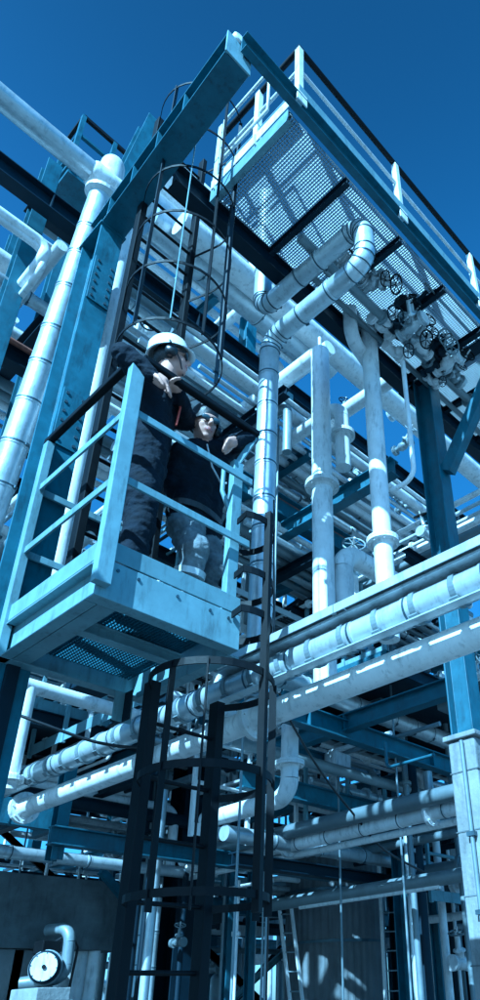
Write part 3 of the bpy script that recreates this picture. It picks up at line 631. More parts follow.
# ================================================================== lower right
a = at(290, 735, D=6.9); b_ = go(a, 'Z', y=797)
pipe('elbow_drop', 'white pipe dropping through the rack beam and elbowing toward the ladder', [a+V((0, 0, .1)), b_, go(b_, 'Y', x=205)], .085, .17, m='white', flanges=((0, .55),))
p = at(330, 822, D=7.2); p_ = go(p, 'Y', x=520)
pipe('low_pair_pipe', 'upper grey pipe of the low pair crossing before the tank', [p_, go(p, 'Y', x=200)], .075, m='bare')
p = at(330, 836, D=7.3); pipe('low_pair_pipe', 'lower sun flecked pipe of the low pair crossing before the tank', [go(p, 'Y', x=490), go(p, 'Y', x=190)], .07, sec=.5, m='white', flanges=((0, .15), (0, .6)))
ypipe('low_thin_pipe', 'thin pale pipe under the low pair', 330, 848, 7.4, 490, 190, .035, 'white')
p = at(310, 870, D=7.7); beam('low_beam', 'navy beam passing in front of the dark tank', go(p, 'X', x=232), go(p, 'X', x=480), prof_I(.13, .12), 'deep')
ypipe('low_thin_pipe', 'grey pipe with a lip crossing the tank below the navy beam', 330, 896, 7.9, 520, 255, .07, 'bare')
ypipe('low_thin_pipe', 'pale tube slung under the grey pipe across the tank', 330, 903, 7.85, 440, 300, .022, 'white')
p = at(310, 795, D=7.9); beam('low_beam', 'blue beam behind the elbowing white pipe', go(p, 'X', x=240), go(p, 'X', x=440), prof_I(.2, .12), 'steel')
p = at(330, 760, D=7.6); xpipe('low_thin_pipe', 'grey pipe sloping down under the rack beam', 330, 768, 7.6, 230, 460, .06, 'bare')
ypipe('low_thin_pipe', 'short twin pipe near the concrete casing', 420, 830, 8.2, 360, 470, .06, 'bare'); ypipe('low_thin_pipe', 'lower short twin pipe near the concrete casing', 420, 840, 8.1, 360, 470, .05, 'bare')
for x, D, wd, yt, lab in ((411, 8.0, .26, 820, 'broad blue post standing between the dark tank and cased column'), (438, 9.2, .14, 880, 'slim blue post beside the broad post near the tank'), (452, 9.6, .10, 870, 'thinnest blue post close to the concrete casing')):
    a = at(x, 940, D=D); beam('front_post', lab, V((a.x, a.y, .09)), go(a, 'Z', y=yt), prof_I(wd, wd*.9), 'steel', up=V((0, 1, 0)), cat='column', group='posts between tank and casing')
# dark corrugated tank
tc_ = at(336, 960, D=10.6); tk = thing('storage_tank', 'dark tank clad in vertical ribbed sheets behind the low pair pipes', 'tank', (tc_.x, tc_.y, .09)); TR = .76; ZTK = at(336, 838, D=10.6).z
b = MB(); n = 180; v0, v1 = [], []
for i in range(n):
    a = 2*pi*i/n; r = TR+(.006 if i % 4 < 2 else -.004); v0.append(V((tc_.x+r*cos(a), tc_.y+r*sin(a), .09))); v1.append(V((tc_.x+r*cos(a), tc_.y+r*sin(a), ZTK)))
b.add(v0+v1, [(i, (i+1) % n, n+(i+1) % n, n+i) for i in range(n)]); b.build('ribbed_wall', 'clad2', tk)
b = MB(); b.lathe([(TR+.03, 0), (TR+.03, .05), (.4, .22), (.0, .24)], (tc_.x, tc_.y, ZTK), n=40); b.build('roof', 'clad2', tk)
for z in (1.2, 2.4, 3.1):
    b = MB(); b.lathe([(TR+.013, -.02), (TR+.02, -.02), (TR+.02, .02), (TR+.013, .02)], (tc_.x, tc_.y, z), n=60, smooth=False); b.build('hoop_band', 'band', tk)
tl = at(393, 960, D=9.6); lt = thing('tank_ladder', 'slim pale ladder standing against the side of the tank', 'ladder', (tl.x, tl.y, .09))
for dx in (-.09, .09):
    q = MB(); q.bar((tl.x+dx, tl.y-dx, .09), (tl.x+dx, tl.y-dx, 3.6), .03, .04); q.build('side_rail', 'white', lt)
for i in range(14): q = MB(); q.rod((tl.x-.09, tl.y+.09, .3+i*.24), (tl.x+.09, tl.y-.09, .3+i*.24), .01, 6); q.build('rung', 'bare', lt)
lb = at(300, 985, D=9.2); ld = thing('leaning_ladder', 'light ladder leaning against the front of the tank', 'ladder', (lb.x, lb.y, .09)); la = at(285, 905, D=9.4); 
for o_ in (-.08, .08):
    d = RT*o_; q = MB(); q.bar(V((lb.x+d.x+.2, lb.y+d.y-.05, .09)), la+d, .03, .04); q.build('side_rail', 'white', ld)
for i in range(12):
    c = V((lb.x+.2, lb.y-.05, .09)).lerp(la, (i+.5)/12); q = MB(); q.rod(c-RT*.08, c+RT*.08, .01, 6); q.build('rung', 'bare', ld)

# ================================================================== cables
def cable(label, pts, r=.011):
    pts = [V(p) for p in pts]; P = []
    for i in range(len(pts)-1):
        a = pts[max(i-1, 0)]; b_, c = pts[i], pts[i+1]; d = pts[min(i+2, len(pts)-1)]
        for k in range(8):
            t = k/8; P.append(.5*((2*b_)+(c-a)*t+(2*a-5*b_+4*c-d)*t*t+(3*b_-a-3*c+d)*t**3))
    P.append(pts[-1]); q = MB(); q.sweep(P, r, 8); return tag(q.build('cable', 'black'), label, 'cable')
cable('black cable sagging below the work platform', [at(-20, 700, D=4.5), at(40, 723, D=4.5), at(100, 743, D=4.6), at(150, 747, D=4.8), at(205, 738, D=5.2)])
cable('thin black cable dropping beside the ladder guard', [at(274, 500, D=4.6), at(274, 640, D=4.3), at(272, 780, D=4.2), at(268, 930, D=4.2), at(266, 1010, D=4.2)], .006)
cable('black cable slanting down before the low pair pipes', [at(279, 692, D=6.0), at(290, 720, D=6.2), at(320, 770, D=6.6), at(352, 812, D=6.9), at(385, 850, D=7.2), at(430, 875, D=7.5)], .012)

# ================================================================== the plant behind
def skyline(x):
    T = ((-80, 190), (0, 215), (100, 225), (140, 215), (225, 215), (235, 250), (300, 290), (330, 330), (480, 405), (600, 450))
    for (a, ya), (b_, yb) in zip(T, T[1:]):
        if a <= x <= b_: return ya+(yb-ya)*(x-a)/(b_-a)
    return 300
SHAFTS = [(at(300, 955, D=9.75), .24), (at(318, 985, D=9.7), .2), (at(345, 915, D=9.8), .2)]     # bays kept open so that sunlight reaches the tank
def clear(p0, p1, n=26):                         # False when the piece would stand against the open sky
    for i in range(n+1):
        p = V(p0).lerp(V(p1), i/n); x, y, z = pr(p)
        for o_, r_ in SHAFTS:
            q = p-o_; t_ = q.dot(SUN)
            if t_ > 0 and (q-SUN*t_).length < r_: return False
        if z > .3 and -60 < x < 540 and y < skyline(x): return False
        if x < 125 and 860 < y < 1000 and z < 9.5: return False
        if 275 < x < 395 and 880 < y < 1010 and z < 10.6: return False
        if z < 6.6 and -30 < x < 510 and -30 < y < 1030: return False
    return True
def deck(name, label, x0, x1, y0, y1, z, edge='steel', step=.9):
    t = thing(name, label, 'deck', (x0, y0, z))
    nx = max(1, int((x1-x0)/1.2))
    for i in range(nx):
        a = x0+(x1-x0)*i/nx; c = x0+(x1-x0)*(i+1)/nx; q = MB(); q.box((a+.004, y0, z-.012), (c-.004, y1, z)); q.build('deck_plate', 'deep', t)
    n = int((y1-y0)/step)
    for i in range(n+1):
        y = y0+(y1-y0)*i/n; beam('joist', '', (x0, y, z-.10), (x1, y, z-.10), prof_I(.17, .09, .008), 'deep', parent=t, bevel=0)
    for x in (x0, x1): beam('edge_channel', '', (x, y0, z-.07), (x, y1, z-.07), prof_C(.26, .07, .01, 1), edge, parent=t, bevel=0)
    return t
deck('intermediate_deck', 'dark plate deck with joists behind the rack beam and cased column', 5.3, 9.6, 4.1, 5.7, 4.75)
deck('intermediate_deck', 'dark plate deck with joists beyond the work platform', -2.5, 4.6, 7.2, 11.0, 4.45)
deck('intermediate_deck', 'high dark plate deck far behind the pipe bundle', 4.5, 13, 9.0, 12.5, 6.9)
t = deck('shade_deck', 'plate deck added out of view to shade the low pipework', -7.2, -1.25, .2, 8.5, 5.2)  # unseen deck, added to cast shade over the low pipework
for o in [c for c in t.children if c.name.startswith('deck_plate')][2::3]: bpy.data.objects.remove(o)  # some plates left out so sun flecks pass the added deck
for x in (-7.1, -1.35):
    for y in (.4, 4.3, 8.3): beam('stanchion', '', (x, y, .09), (x, y, 5.0), prof_I(.2, .18), 'steel', up=V((0, 1, 0)), parent=t, bevel=0)
def railing(label, p0, p1, h=1.05, m='pale', group=None, n=5):
    p0, p1 = V(p0), V(p1); t = thing('railing', label, 'railing', p0, group)
    for k in (1., .55): q = MB(); q.rod(p0+V((0, 0, h*k)), p1+V((0, 0, h*k)), .022, 8); q.build('rail', m, t)
    q = MB(); q.bar(p0+V((0, 0, .08)), p1+V((0, 0, .08)), .008, .12); q.build('kick_plate', m, t)
    for i in range(n+1):
        c = p0.lerp(p1, i/n); q = MB(); q.bar(c, c+V((0, 0, h)), .04, .04); q.build('post', m, t)
railing('pale railing on the deck beyond the work platform', (-2.4, 7.25, 4.45), (4.5, 7.25, 4.45), n=7)
railing('pale railing on the deck behind the cased column', (5.35, 4.15, 4.75), (5.35, 5.6, 4.75), n=5)
railing('railing on the high deck behind the bundle', (4.6, 9.05, 6.9), (12.9, 9.05, 6.9), n=8)
rc = random.Random(21)
cols = []
for ix, x in enumerate((2.3, 4.4, 6.6, 8.8, 11.2, 13.6)):
    for iy, y in enumerate((6.9, 8.9, 11.2, 14.0)):
        for h in (9.5, 8.5, 7.4, 6.2, 5.2, 4.3, 3.4):
            if clear((x, y, 1.6), (x, y, h)): break
        else: continue
        beam('plant_column', ('short' if h < 5 else 'tall' if h < 8 else 'very tall')+(' column in the front row' if iy == 0 else ' column in the second row' if iy == 1 else ' column in the third row' if iy == 2 else ' column in the last row')+' of the rear plant frame', (x, y, .09), (x, y, h), prof_I(.2, .18), 'steel' if rc.random() < .6 else 'deep', up=V((0, 1, 0)), cat='column', group='columns of the rear frame', bevel=0); cols.append((x, y, h))
for lv in (2.9, 4.1, 5.6, 6.7, 7.8):
    for y in (6.9, 8.9, 11.2, 14.0):
        x0, x1 = 2.0, 14
        if rc.random() < .25: continue
        while x0 < x1-1.5 and not clear((x0, y, lv), (x1, y, lv)): x0 += .7
        if x0 < x1-1.6: beam('frame_beam', ('low', 'second level', 'third level', 'fourth level', 'top level')[(2.9, 4.1, 5.6, 6.7, 7.8).index(lv)]+' blue lengthwise beam of the rear plant frame', (x0, y-.12, lv), (x1, y-.12, lv), prof_I(.2, .13), rc.choice(('steel', 'deep', 'steel')), group='lengthwise beams of the rear frame', bevel=0)
    for x in (2.3, 4.4, 6.6, 8.8, 11.2):
        y0, y1 = 6.5, 14.
        if rc.random() < .3: continue
        while y1 > y0+1.5 and not clear((x, y0, lv), (x, y1, lv)): y0 += .7
        if y0 < y1-1.6: beam('frame_beam', ('low', 'second level', 'third level', 'fourth level', 'top level')[(2.9, 4.1, 5.6, 6.7, 7.8).index(lv)]+' blue crosswise beam of the rear plant frame', (x-.12, y0, lv-.22), (x-.12, y1, lv-.22), prof_I(.18, .12), rc.choice(('steel', 'deep')), group='crosswise beams of the rear frame', bevel=0)
NAMES = {'deep': 'navy', 'white': 'white', 'clad': 'banded aluminium', 'bare': 'grey'}
def rm(): return rc.choice(('white', 'white', 'clad', 'bare', 'bare', 'deep'))
def size(r): return 'hair thin ' if r < .022 else 'thin ' if r < .032 else 'slim ' if r < .045 else 'medium ' if r < .065 else 'thick '
def looks(P, fl): return (' straight' if len(P) == 2 else ' once bent' if len(P) == 3 else ' twice bent')+(' flanged' if fl else '')
def level(z): return ' low among the rear racks' if z < 3.1 else ' halfway up the rear racks' if z < 5 else ' high in the rear racks'
k = 0
while k < 190:
    y = rc.uniform(5.6, 13.5); z = rc.choice((2.3, 2.75, 3.2, 3.75, 4.0, 5.0, 5.35, 5.85, 6.2, 7.1, 7.5, 8.0))+rc.uniform(-.08, .08); x0 = rc.uniform(.5, 9); x1 = x0+rc.uniform(1.5, 6); r = rc.choice((.02, .025, .03, .04, .05, .06, .08, .11)); m = rm()
    if not clear((x0, y, z), (x1, y, z)): k += .2; continue
    P = [V((x0, y, z)), V((x1, y, z))]
    if rc.random() < .5: 
        e = P[1]+V((0, 0, rc.choice((-1, 1, -1.4))*rc.uniform(.5, 1.2)))
        if e.z > .4 and clear(P[1], e): P.append(e)
    if rc.random() < .45:
        e = P[0]+V((0, rc.uniform(.6, 2), 0))
        if clear(P[0], e): P.insert(0, e)
    fl = ((0, .4),) if rc.random() < .5 else ()
    pipe('rear_pipe', size(r)+NAMES[m]+looks(P, fl)+' lengthwise pipe'+level(z), P, r, sec=.7 if m == 'clad' and r > .05 else None, m=m, group='lengthwise pipes of the rear racks', gore=False, flanges=fl); k += 1
k = 0
while k < 130:
    x = rc.uniform(1.8, 12); z = rc.choice((2.5, 2.95, 3.4, 3.9, 4.15, 5.15, 5.5, 6.0, 6.35, 7.3, 7.7))+rc.uniform(-.08, .08); y0 = rc.uniform(3.6, 9); y1 = y0+rc.uniform(1.2, 5); r = rc.choice((.02, .03, .04, .05, .06, .08)); m = rm()
    if not clear((x, y0, z), (x, y1, z)): k += .2; continue
    P = [V((x, y0, z)), V((x, y1, z))]
    e = P[0]+V((0, 0, rc.choice((-1, 1))*rc.uniform(.5, 1.3)))
    if rc.random() < .6 and e.z > .4 and clear(P[0], e): P.insert(0, e)
    fl = ((0, .5),) if rc.random() < .5 else ()
    pipe('rear_pipe', size(r)+NAMES[m]+looks(P, fl)+' crosswise pipe'+level(z), P, r, sec=.7 if m == 'clad' and r > .05 else None, m=m, group='crosswise pipes of the rear racks', gore=False, flanges=fl); k += 1
k = 0
while k < 130:
    x, y = rc.uniform(1.2, 12), rc.uniform(4.4, 12); z0 = rc.choice((.09, .09, 1.5, 3.0, 4.6)) if y > 8 else .09; z1 = z0+rc.uniform(1.2, 4)+(1.5 if z0 < .1 else 0); r = rc.choice((.02, .025, .035, .05, .07)); m = rm()
    if not clear((x, y, max(z0, 1.7)), (x, y, z1)): k += .2; continue
    fl = ((0, .3), (0, .8)) if rc.random() < .5 else ()
    pipe('rear_riser', size(r)+NAMES[m]+(' flanged' if fl else ' plain')+(' upright pipe standing on the ground' if z0 < .1 else ' upright pipe')+level(z0+1),  [V((x, y, z0)), V((x, y, z1))], r, sec=.6 if m == 'clad' and r > .05 else None, m=m, group='upright pipes of the rear racks', flanges=fl); k += 1
# instruments and valves among the rear racks
for k in range(90):
    x, y, D = rc.uniform(10, 470), rc.uniform(300, 990), rc.uniform(8., 12)
    if 100 < x < 245 and 340 < y < 700: continue
    c = at(x, y, D=D)
    if c.z < .5 or not clear(c, c+V((0, 0, .2))): continue
    s = rc.uniform(.5, 1.2); mb = rc.choice(('white', 'bare', 'clad')); mw_ = rc.choice(('deep', 'bare', 'dark')); t = valve(x, y, D, s, ('small ' if s < .75 else 'medium ' if s < 1 else 'large ')+{'white': 'white', 'bare': 'grey', 'clad': 'bright metal'}[mb]+' flanged valve with '+{'deep': 'navy', 'bare': 'grey', 'dark': 'black'}[mw_]+' handwheel'+level(c.z), rc.choice('XY'), V((rc.uniform(-1, .2), rc.uniform(-1, 0), rc.uniform(-.3, 1))), mb, mw_); t['group'] = 'valves of the rear racks'
for i in range(9):
    x = 24+i*53+rc.uniform(-14, 14); c = at(x, 965, D=rc.uniform(10.5, 14)); R_ = rc.uniform(.16, .34); h = rc.uniform(.9, 2.3)
    t = thing('process_drum', 'upright pale drum standing at ground level behind the posts', 'drum', (c.x, c.y, .09), 'drums at ground level')
    q = MB(); q.lathe([(R_*.98, .25), (R_, .27), (R_, .27+h)]+[(R_*cos(radians(a)), .27+h+R_*.5*sin(radians(a))) for a in range(15, 90, 15)], (c.x, c.y, .09), n=28); q.build('shell', rc.choice(('white', 'clad', 'bare')), t)
    for a in (0, 2.1, 4.2): q = MB(); q.bar((c.x+R_*.8*cos(a), c.y+R_*.8*sin(a), .09), (c.x+R_*.8*cos(a), c.y+R_*.8*sin(a), .4), .05, .05); q.build('leg', 'steel', t)
    q = MB(); q.lathe([(.05, 0), (.05, .15), (.09, .15), (.09, .19)], (c.x, c.y, .09+.27+h+R_*.45), n=14); q.build('nozzle', 'bare', t)
# far structure closing the view at ground level
for i in range(46):
    a = radians(rc.uniform(8, 78)); d = rc.uniform(16, 30); x, y = d*cos(a), d*sin(a); h = rc.uniform(2.2, 6.5)
    while not clear((x, y, 1.7), (x, y, h)) and h > 2: h -= .4
    if rc.random() < .5: beam('distant_post', 'distant steel post far beyond the racks', (x, y, 0), (x, y, h), prof_I(.25, .22), rc.choice(('steel', 'deep', 'white')), up=V((0, 1, 0)), cat='column', group='distant posts', bevel=0)
    else: plain('distant_pipe', 'distant upright pipe far beyond the racks', [V((x, y, 0)), V((x, y, h)), V((x+rc.uniform(-2, 2), y+rc.uniform(-2, 2), h))], rc.uniform(.06, .16), .3, rc.choice(('white', 'white', 'bare')), 'distant upright pipes')
for i in range(16):
    a = radians(10+4.2*i); d = rc.uniform(15, 26); c = V((d*cos(a), d*sin(a), rc.uniform(2.2, 5))); u = rc.choice((V((1, 0, 0)), V((0, 1, 0))))
    if clear(c-u*2, c+u*2): plain('distant_pipe', 'distant level pipe far beyond the racks', [c-u*rc.uniform(2, 4), c+u*rc.uniform(2, 4)], rc.uniform(.06, .2), None, rc.choice(('white', 'bare', 'white')), 'distant level pipes')

# zigzag braces and small railings that fill the bays of the rear frame
k = 0
while k < 40:
    x, y = rc.choice((2.3, 4.4, 6.6, 8.8, 11.2)), rc.choice((6.9, 8.9, 11.2)); z = rc.choice((1.2, 2.9, 4.1, 5.6)); u = rc.choice((V((2.1, 0, 1.3)), V((-2.1, 0, 1.3)), V((0, 2.0, 1.3)), V((0, -2.0, 1.3))))
    p0 = V((x, y, z)); k += 1
    if clear(p0, p0+u): beam('bay_brace', 'diagonal brace in a bay of the rear frame', p0, p0+u, prof_C(.09, .05, .008, 1), rc.choice(('steel', 'deep', 'pale')), cat='brace', group='diagonal braces of the rear frame', bevel=0)
k = 0
while k < 26:
    x, y, z = rc.uniform(2, 10), rc.uniform(5.2, 11), rc.choice((2.6, 3.1, 4.1, 4.8, 5.6, 6.2, 6.9)); u = rc.choice((V((2.2, 0, 0)), V((0, 2.2, 0)))); k += 1
    if clear(V((x, y, z)), V((x, y, z+1))+u) and clear(V((x, y, z+1)), V((x, y, z+1))+u): mm = rc.choice(('white', 'pale', 'deep')); railing({'white': 'white', 'pale': 'light blue', 'deep': 'navy'}[mm]+(' lengthwise' if u.x else ' crosswise')+' short railing on a small landing'+level(z), V((x, y, z)), V((x, y, z))+u, 1.0, mm, 'short railings of the rear racks', 3)

# bundles of parallel lines on the rack levels
def bundle(axis, px, py, D, n, gap, length, nm):
    c = at(px, py, D=D); a = AX[axis]; o = V((0, 1, 0)) if axis == 'X' else V((1, 0, 0))
    for i in range(n):
        r = rc.choice((.025, .035, .045, .055, .065)); m = rc.choice(('white', 'clad', 'bare', 'white', 'white')); p = c+o*(gap*i)+V((0, 0, r)); L0, L1 = rc.uniform(.5, .7)*length, rc.uniform(.4, .6)*length
        p0, p1 = p-a*L0, p+a*L1
        while not clear(p0, p1, 14) and (p1-p0).length > 1.2: p0 += a*.25; p1 -= a*.1
        if (p1-p0).length > 1.2:
            P = [p0, p1]; e = p1+V((0, 0, -rc.uniform(.4, 1.4)))
            if rc.random() < .4 and clear(p1, e): P.append(e)
            pipe('rack_line', size(r)+NAMES[m]+(' line' if len(P) == 2 else ' line with a dropped end')+' in the bundle '+nm, P, r, sec=.6 if m == 'clad' and r > .04 else None, m=m, group='lines in the bundle '+nm, gore=False, flanges=((0, rc.uniform(.2, .8)),) if rc.random() < .5 else ())
    for s in (-.35, .0, .35):
        q = c+a*(length*s)-V((0, 0, .06)); e = q+o*(gap*n)
        if clear(q, e): beam('rack_bearer', 'short steel bearer carrying the bundle '+nm, q-o*.15, e, prof_I(.12, .1, .008), rc.choice(('steel', 'deep')), group='bearers under the bundle '+nm, bevel=0)
for args in (('X', 300, 455, 8.6, 7, .17, 7, 'behind the tall smooth riser'), ('X', 210, 300, 9.8, 6, .18, 5, 'above the dark girder'), ('X', 380, 470, 8.8, 6, .16, 5, 'behind the braced column'), ('X', 330, 560, 8.4, 7, .15, 6, 'behind the fat elbow'),
             ('Y', 300, 610, 8.6, 6, .17, 5, 'under the stair flight'), ('Y', 430, 520, 8.4, 6, .16, 4, 'beyond the brace foot'), ('X', 100, 730, 8.2, 6, .16, 5, 'beyond the white tee pipe'), ('X', 60, 560, 8.0, 7, .15, 5, 'beyond the platform railing'),
             ('X', 300, 740, 8.8, 6, .15, 6, 'beneath the insulated pipe'), ('Y', 420, 700, 9.0, 6, .16, 5, 'beneath the sunlit cross beam'), ('X', 60, 420, 8.0, 5, .15, 4, 'beyond the drop pipe'), ('X', 200, 880, 9.5, 5, .15, 6, 'behind the lower cage'), ('Y', 440, 880, 9.5, 5, .15, 6, 'beyond the tank'), ('X', 400, 610, 9.2, 5, .15, 5, 'over the tray cover'), ('X', 60, 820, 9.0, 5, .14, 5, 'above the concrete beam'), ('Y', 200, 780, 8.8, 5, .15, 5, 'behind the lower ladder top')):
    bundle(*args)

# cable trays and junction boxes among the racks
for i, (px, py, D, L) in enumerate(((250, 470, 9.0, 4), (330, 640, 8.8, 4), (90, 640, 8.4, 3.5), (400, 760, 9.0, 4), (180, 820, 9.2, 4))):
    c = at(px, py, D=D); p0, p1 = c-V((L/2, 0, 0)), c+V((L/2, 0, 0))
    if not clear(p0, p1): continue
    t = thing('cable_tray', 'ladder type cable tray '+('behind the rail end worker', 'over the insulated pipe', 'beyond the platform railing', 'under the sunlit cross beam', 'beside the lower ladder')[i], 'cable tray', c)
    for dy in (-.12, .12): q = MB(); q.bar(p0+V((0, dy, 0)), p1+V((0, dy, 0)), .012, .07); q.build('side_rail', 'galv', t)
    for k in range(int(L/.22)): q = MB(); q.box(p0+V((.22*k, -.12, -.025)), p0+V((.22*k+.03, .12, -.012))); q.build('rung', 'galv', t)
    for dy in (-.07, -.03, .02, .07): q = MB(); q.sweep([p0+V((L*k/10, dy+rc.uniform(-.01, .01), rc.uniform(.0, .012))) for k in range(11)], .013, 7); q.build('cable', 'black', t)
for i in range(14):
    x, y, D = rc.uniform(20, 470), rc.uniform(380, 940), rc.uniform(7.6, 10); c = at(x, y, D=D)
    if not clear(c, c+V((0, 0, .3))) or 100 < x < 245 and 340 < y < 700: continue
    m = rc.choice(('white', 'bare', 'deep', 'pale')); s = rc.uniform(.09, .17); t = thing('junction_box', {'white': 'white', 'bare': 'grey', 'deep': 'navy', 'pale': 'light blue'}[m]+' junction box on a conduit'+level(c.z), 'box', c, 'junction boxes of the rear racks')
    q = MB(); q.box(c-V((s, s*.6, s*.8)), c+V((s, s*.6, s*.8))); q.build('case', m, t, .008); q = MB(); q.box(c+V((-s*.9, -s*.6-.012, -s*.7)), c+V((s*.9, -s*.6-.001, s*.7))); q.build('cover', m, t, .004)
    q = MB(); q.rod(c-V((0, 0, s*.8)), V((c.x, c.y, .1)), .012, 8); q.build('conduit', 'bare', t)

# ================================================================== people
def capsule(b, p0, p1, r0, r1, n=14, flat=None):
    p0, p1 = V(p0), V(p1); d = p1-p0; L = d.length; d = d.normalized() if L > 1e-6 else V((0, 0, 1)); L = max(L, 1e-4)
    prof = [(r0*cos(radians(a)), r0*sin(radians(a))) for a in range(-90, 1, 15)]+[(r1*cos(radians(a)), L+r1*sin(radians(a))) for a in range(0, 91, 15)]
    prof = [(max(r, 1e-4), h) for r, h in prof]
    s = MB(); s.lathe(prof, (0, 0, 0), V((0, 0, 1)), n)
    m = frame(p0, d)
    b.add([m @ V(v) for v in s.v], s.f, True)
def ellip(b, c, ax, rad, n=18):                 # ellipsoid: ax three unit vectors
    vs_, fs = [], []; K = 12
    for i in range(K+1):
        t = -pi/2+pi*i/K
        for j in range(n):
            a = 2*pi*j/n; q = (cos(t)*cos(a)*rad[0], cos(t)*sin(a)*rad[1], sin(t)*rad[2]); vs_.append(V(c)+ax[0]*q[0]+ax[1]*q[1]+ax[2]*q[2])
    for i in range(K):
        for j in range(n): fs.append((i*n+j, i*n+(j+1) % n, (i+1)*n+(j+1) % n, (i+1)*n+j))
    b.add(vs_, fs, True)
def fuse(b, name, vox, smooth=3):
    me = b.mesh(name); o = bpy.data.objects.new('tmp', me); col.objects.link(o)
    r = o.modifiers.new('r', 'REMESH'); r.mode = 'VOXEL'; r.voxel_size = vox; r.use_smooth_shade = True
    s = o.modifiers.new('s', 'SMOOTH'); s.iterations = smooth; s.factor = .5
    dg = bpy.context.evaluated_depsgraph_get(); me2 = bpy.data.meshes.new_from_object(o.evaluated_get(dg)); me2.name = name
    bpy.data.objects.remove(o); bpy.data.meshes.remove(me); return me2
def segdist(p, a, b_):
    d = b_-a; t = max(0, min(1, (p-a).dot(d)/max(d.length_squared, 1e-9))); return (p-(a+d*t)).length
def head_axes(fwd, up):
    f = V(fwd).normalized(); u = V(up); u = (u-f*u.dot(f)).normalized(); return f, u.cross(f).normalized(), u     # forward, left, up
def worker(label, J, fwd, up, top_mat, leg_mat, helmet):
    """J: joints in world space. One fused body; helmet, ear muffs, glasses, strips as children"""
    for k in J: J[k] = V(J[k])
    f, l, u = head_axes(fwd, up); H = J['head']; b = MB(); segs = []
    def cap(a, c, r0, r1, m): capsule(b, a, c, r0, r1); segs.append((V(a), V(c), m, (r0+r1)/2))
    # trunk
    pl, ch, nk = J['pelvis'], J['chest'], J['neck']; sd = (J['sl']-J['sr']).normalized(); hs = (J['hl']-J['hr']).normalized()
    for w_, r_ in ((.09, .115), (-.09, .115)): cap(pl+hs*w_*.7, pl.lerp(ch, .55)+sd*w_*.75, .125, .118, top_mat)
    for w_ in (-.09, .09): cap(pl.lerp(ch, .5)+sd*w_*.7, ch+sd*w_, .118, .125, top_mat)
    cap(ch, nk, .12, .062, top_mat); cap(J['sl'], J['sr'], .078, .078, top_mat)
    cap(ch+sd*.1, J['sl'], .1, .082, top_mat); cap(ch-sd*.1, J['sr'], .1, .082, top_mat)
    cap(nk, nk.lerp(H, .35), .066, .062, top_mat)                                             # collar
    for s in 'lr':
        S, E, W = J['s'+s], J['e'+s], J['w'+s]; cap(S, E, .078, .06, top_mat); cap(E, W, .06, .047, top_mat)
        cap(S.lerp(E, .8), E.lerp(W, .15), .064, .062, top_mat)
        h, k, a = J['h'+s], J['k'+s], J['a'+s]; cap(h, k, .112, .082, leg_mat); cap(k, a, .08, .07, leg_mat); cap(k.lerp(h, .1), k.lerp(a, .1), .085, .083, leg_mat)
        fd = J.get('foot', f); fd = V((fd.x, fd.y, 0)).normalized()
        cap(a+V((0, 0, -.02))-fd*.05, a+fd*.17+V((0, 0, -.05)), .05, .04, 'leather'); cap(a+V((0, 0, .06)), a, .06, .055, 'leather')
        # hand: palm, four fingers of unequal length bent at the knuckle, thumb from the palm's side
        hd = (W-E).normalized(); gd = V(J['g'+s]).normalized(); ac = hd.cross(gd).normalized()
        pc = W+hd*.075; cap(W, pc, .034, .036, 'skin')
        for i, (o_, ln) in enumerate(((-.03, .036), (-.010, .042), (.011, .040), (.030, .031))):
            k0 = pc+ac*o_; cap(W+hd*.03+ac*o_*.8, k0+hd*.012, .0145, .0125, 'skin'); k1 = k0+hd*(.012+ln*.75)+gd*ln*.35; cap(k0+hd*.012, k1, .0115, .0105, 'skin'); cap(k1, k1+hd*ln*.25+gd*ln*.8, .0105, .009, 'skin')
        t0 = W+hd*.03-ac*.028; t1 = t0-ac*.028+hd*.03+gd*.012; cap(t0, t1, .014, .012, 'skin'); cap(t1, t1+hd*.03+gd*.02, .0118, .0095, 'skin')
    # head: neck, skull, jaw, cheeks, nose, brow, chin, ears
    cap(nk+V((0, 0, -.01)), H-u*.05-f*.012, .058, .056, 'skin'); n_seg = len(segs)
    def el(c, rad, m): ellip(b, c, (f, l, u), rad); segs.append((V(c), V(c)+u*.001, m, max(rad)))
    el(H+u*.03-f*.012, (.098, .077, .092), 'skin'); el(H-u*.035+f*.028, (.062, .058, .075), 'skin'); el(H-u*.095+f*.055, (.026, .030, .022), 'skin')
    for s_ in (-1, 1): el(H+l*s_*.034-u*.022+f*.060, (.024, .022, .024), 'skin'); el(H+l*s_*.077-u*.004-f*.005, (.018, .011, .032), 'skin')
    el(H+f*.086+u*.030, (.018, .050, .012), 'skin')
    cap(H+f*.088+u*.022, H+f*.112-u*.022, .010, .0145, 'skin'); el(H+f*.100-u*.028, (.012, .019, .009), 'skin')
    el(H+f*.084-u*.055, (.014, .026, .008), 'skin'); el(H+f*.082-u*.067, (.013, .022, .009), 'skin')
    me = fuse(b, 'person', .0085, 3)
    mats = []; 
    for mm in (top_mat, leg_mat, 'skin', 'leather', 'lips', 'hair'):
        if mm not in mats: mats.append(mm)
    for mm in mats: me.materials.append(M[mm])
    idx = {mm: i for i, mm in enumerate(mats)}
    hairless = helmet is not None
    for p in me.polygons:
        c = V(p.center); best, bm = 9, top_mat
        for a, e, m_, r_ in segs:
            d_ = segdist(c, a, e)-r_
            if d_ < best: best, bm = d_, m_
        q = c-H; x, y, z = q.dot(f), q.dot(l), q.dot(u)
        if q.length < .17 and z > -.14 and (bm == 'skin'):
            if (z > .055 and x < .075) or (x < .0 and z > -.035): bm = 'hair'
            elif x > .074 and -.072 < z < -.050 and abs(y) < .027: bm = 'lips'
        p.material_index = idx.get(bm, 0); p.use_smooth = True
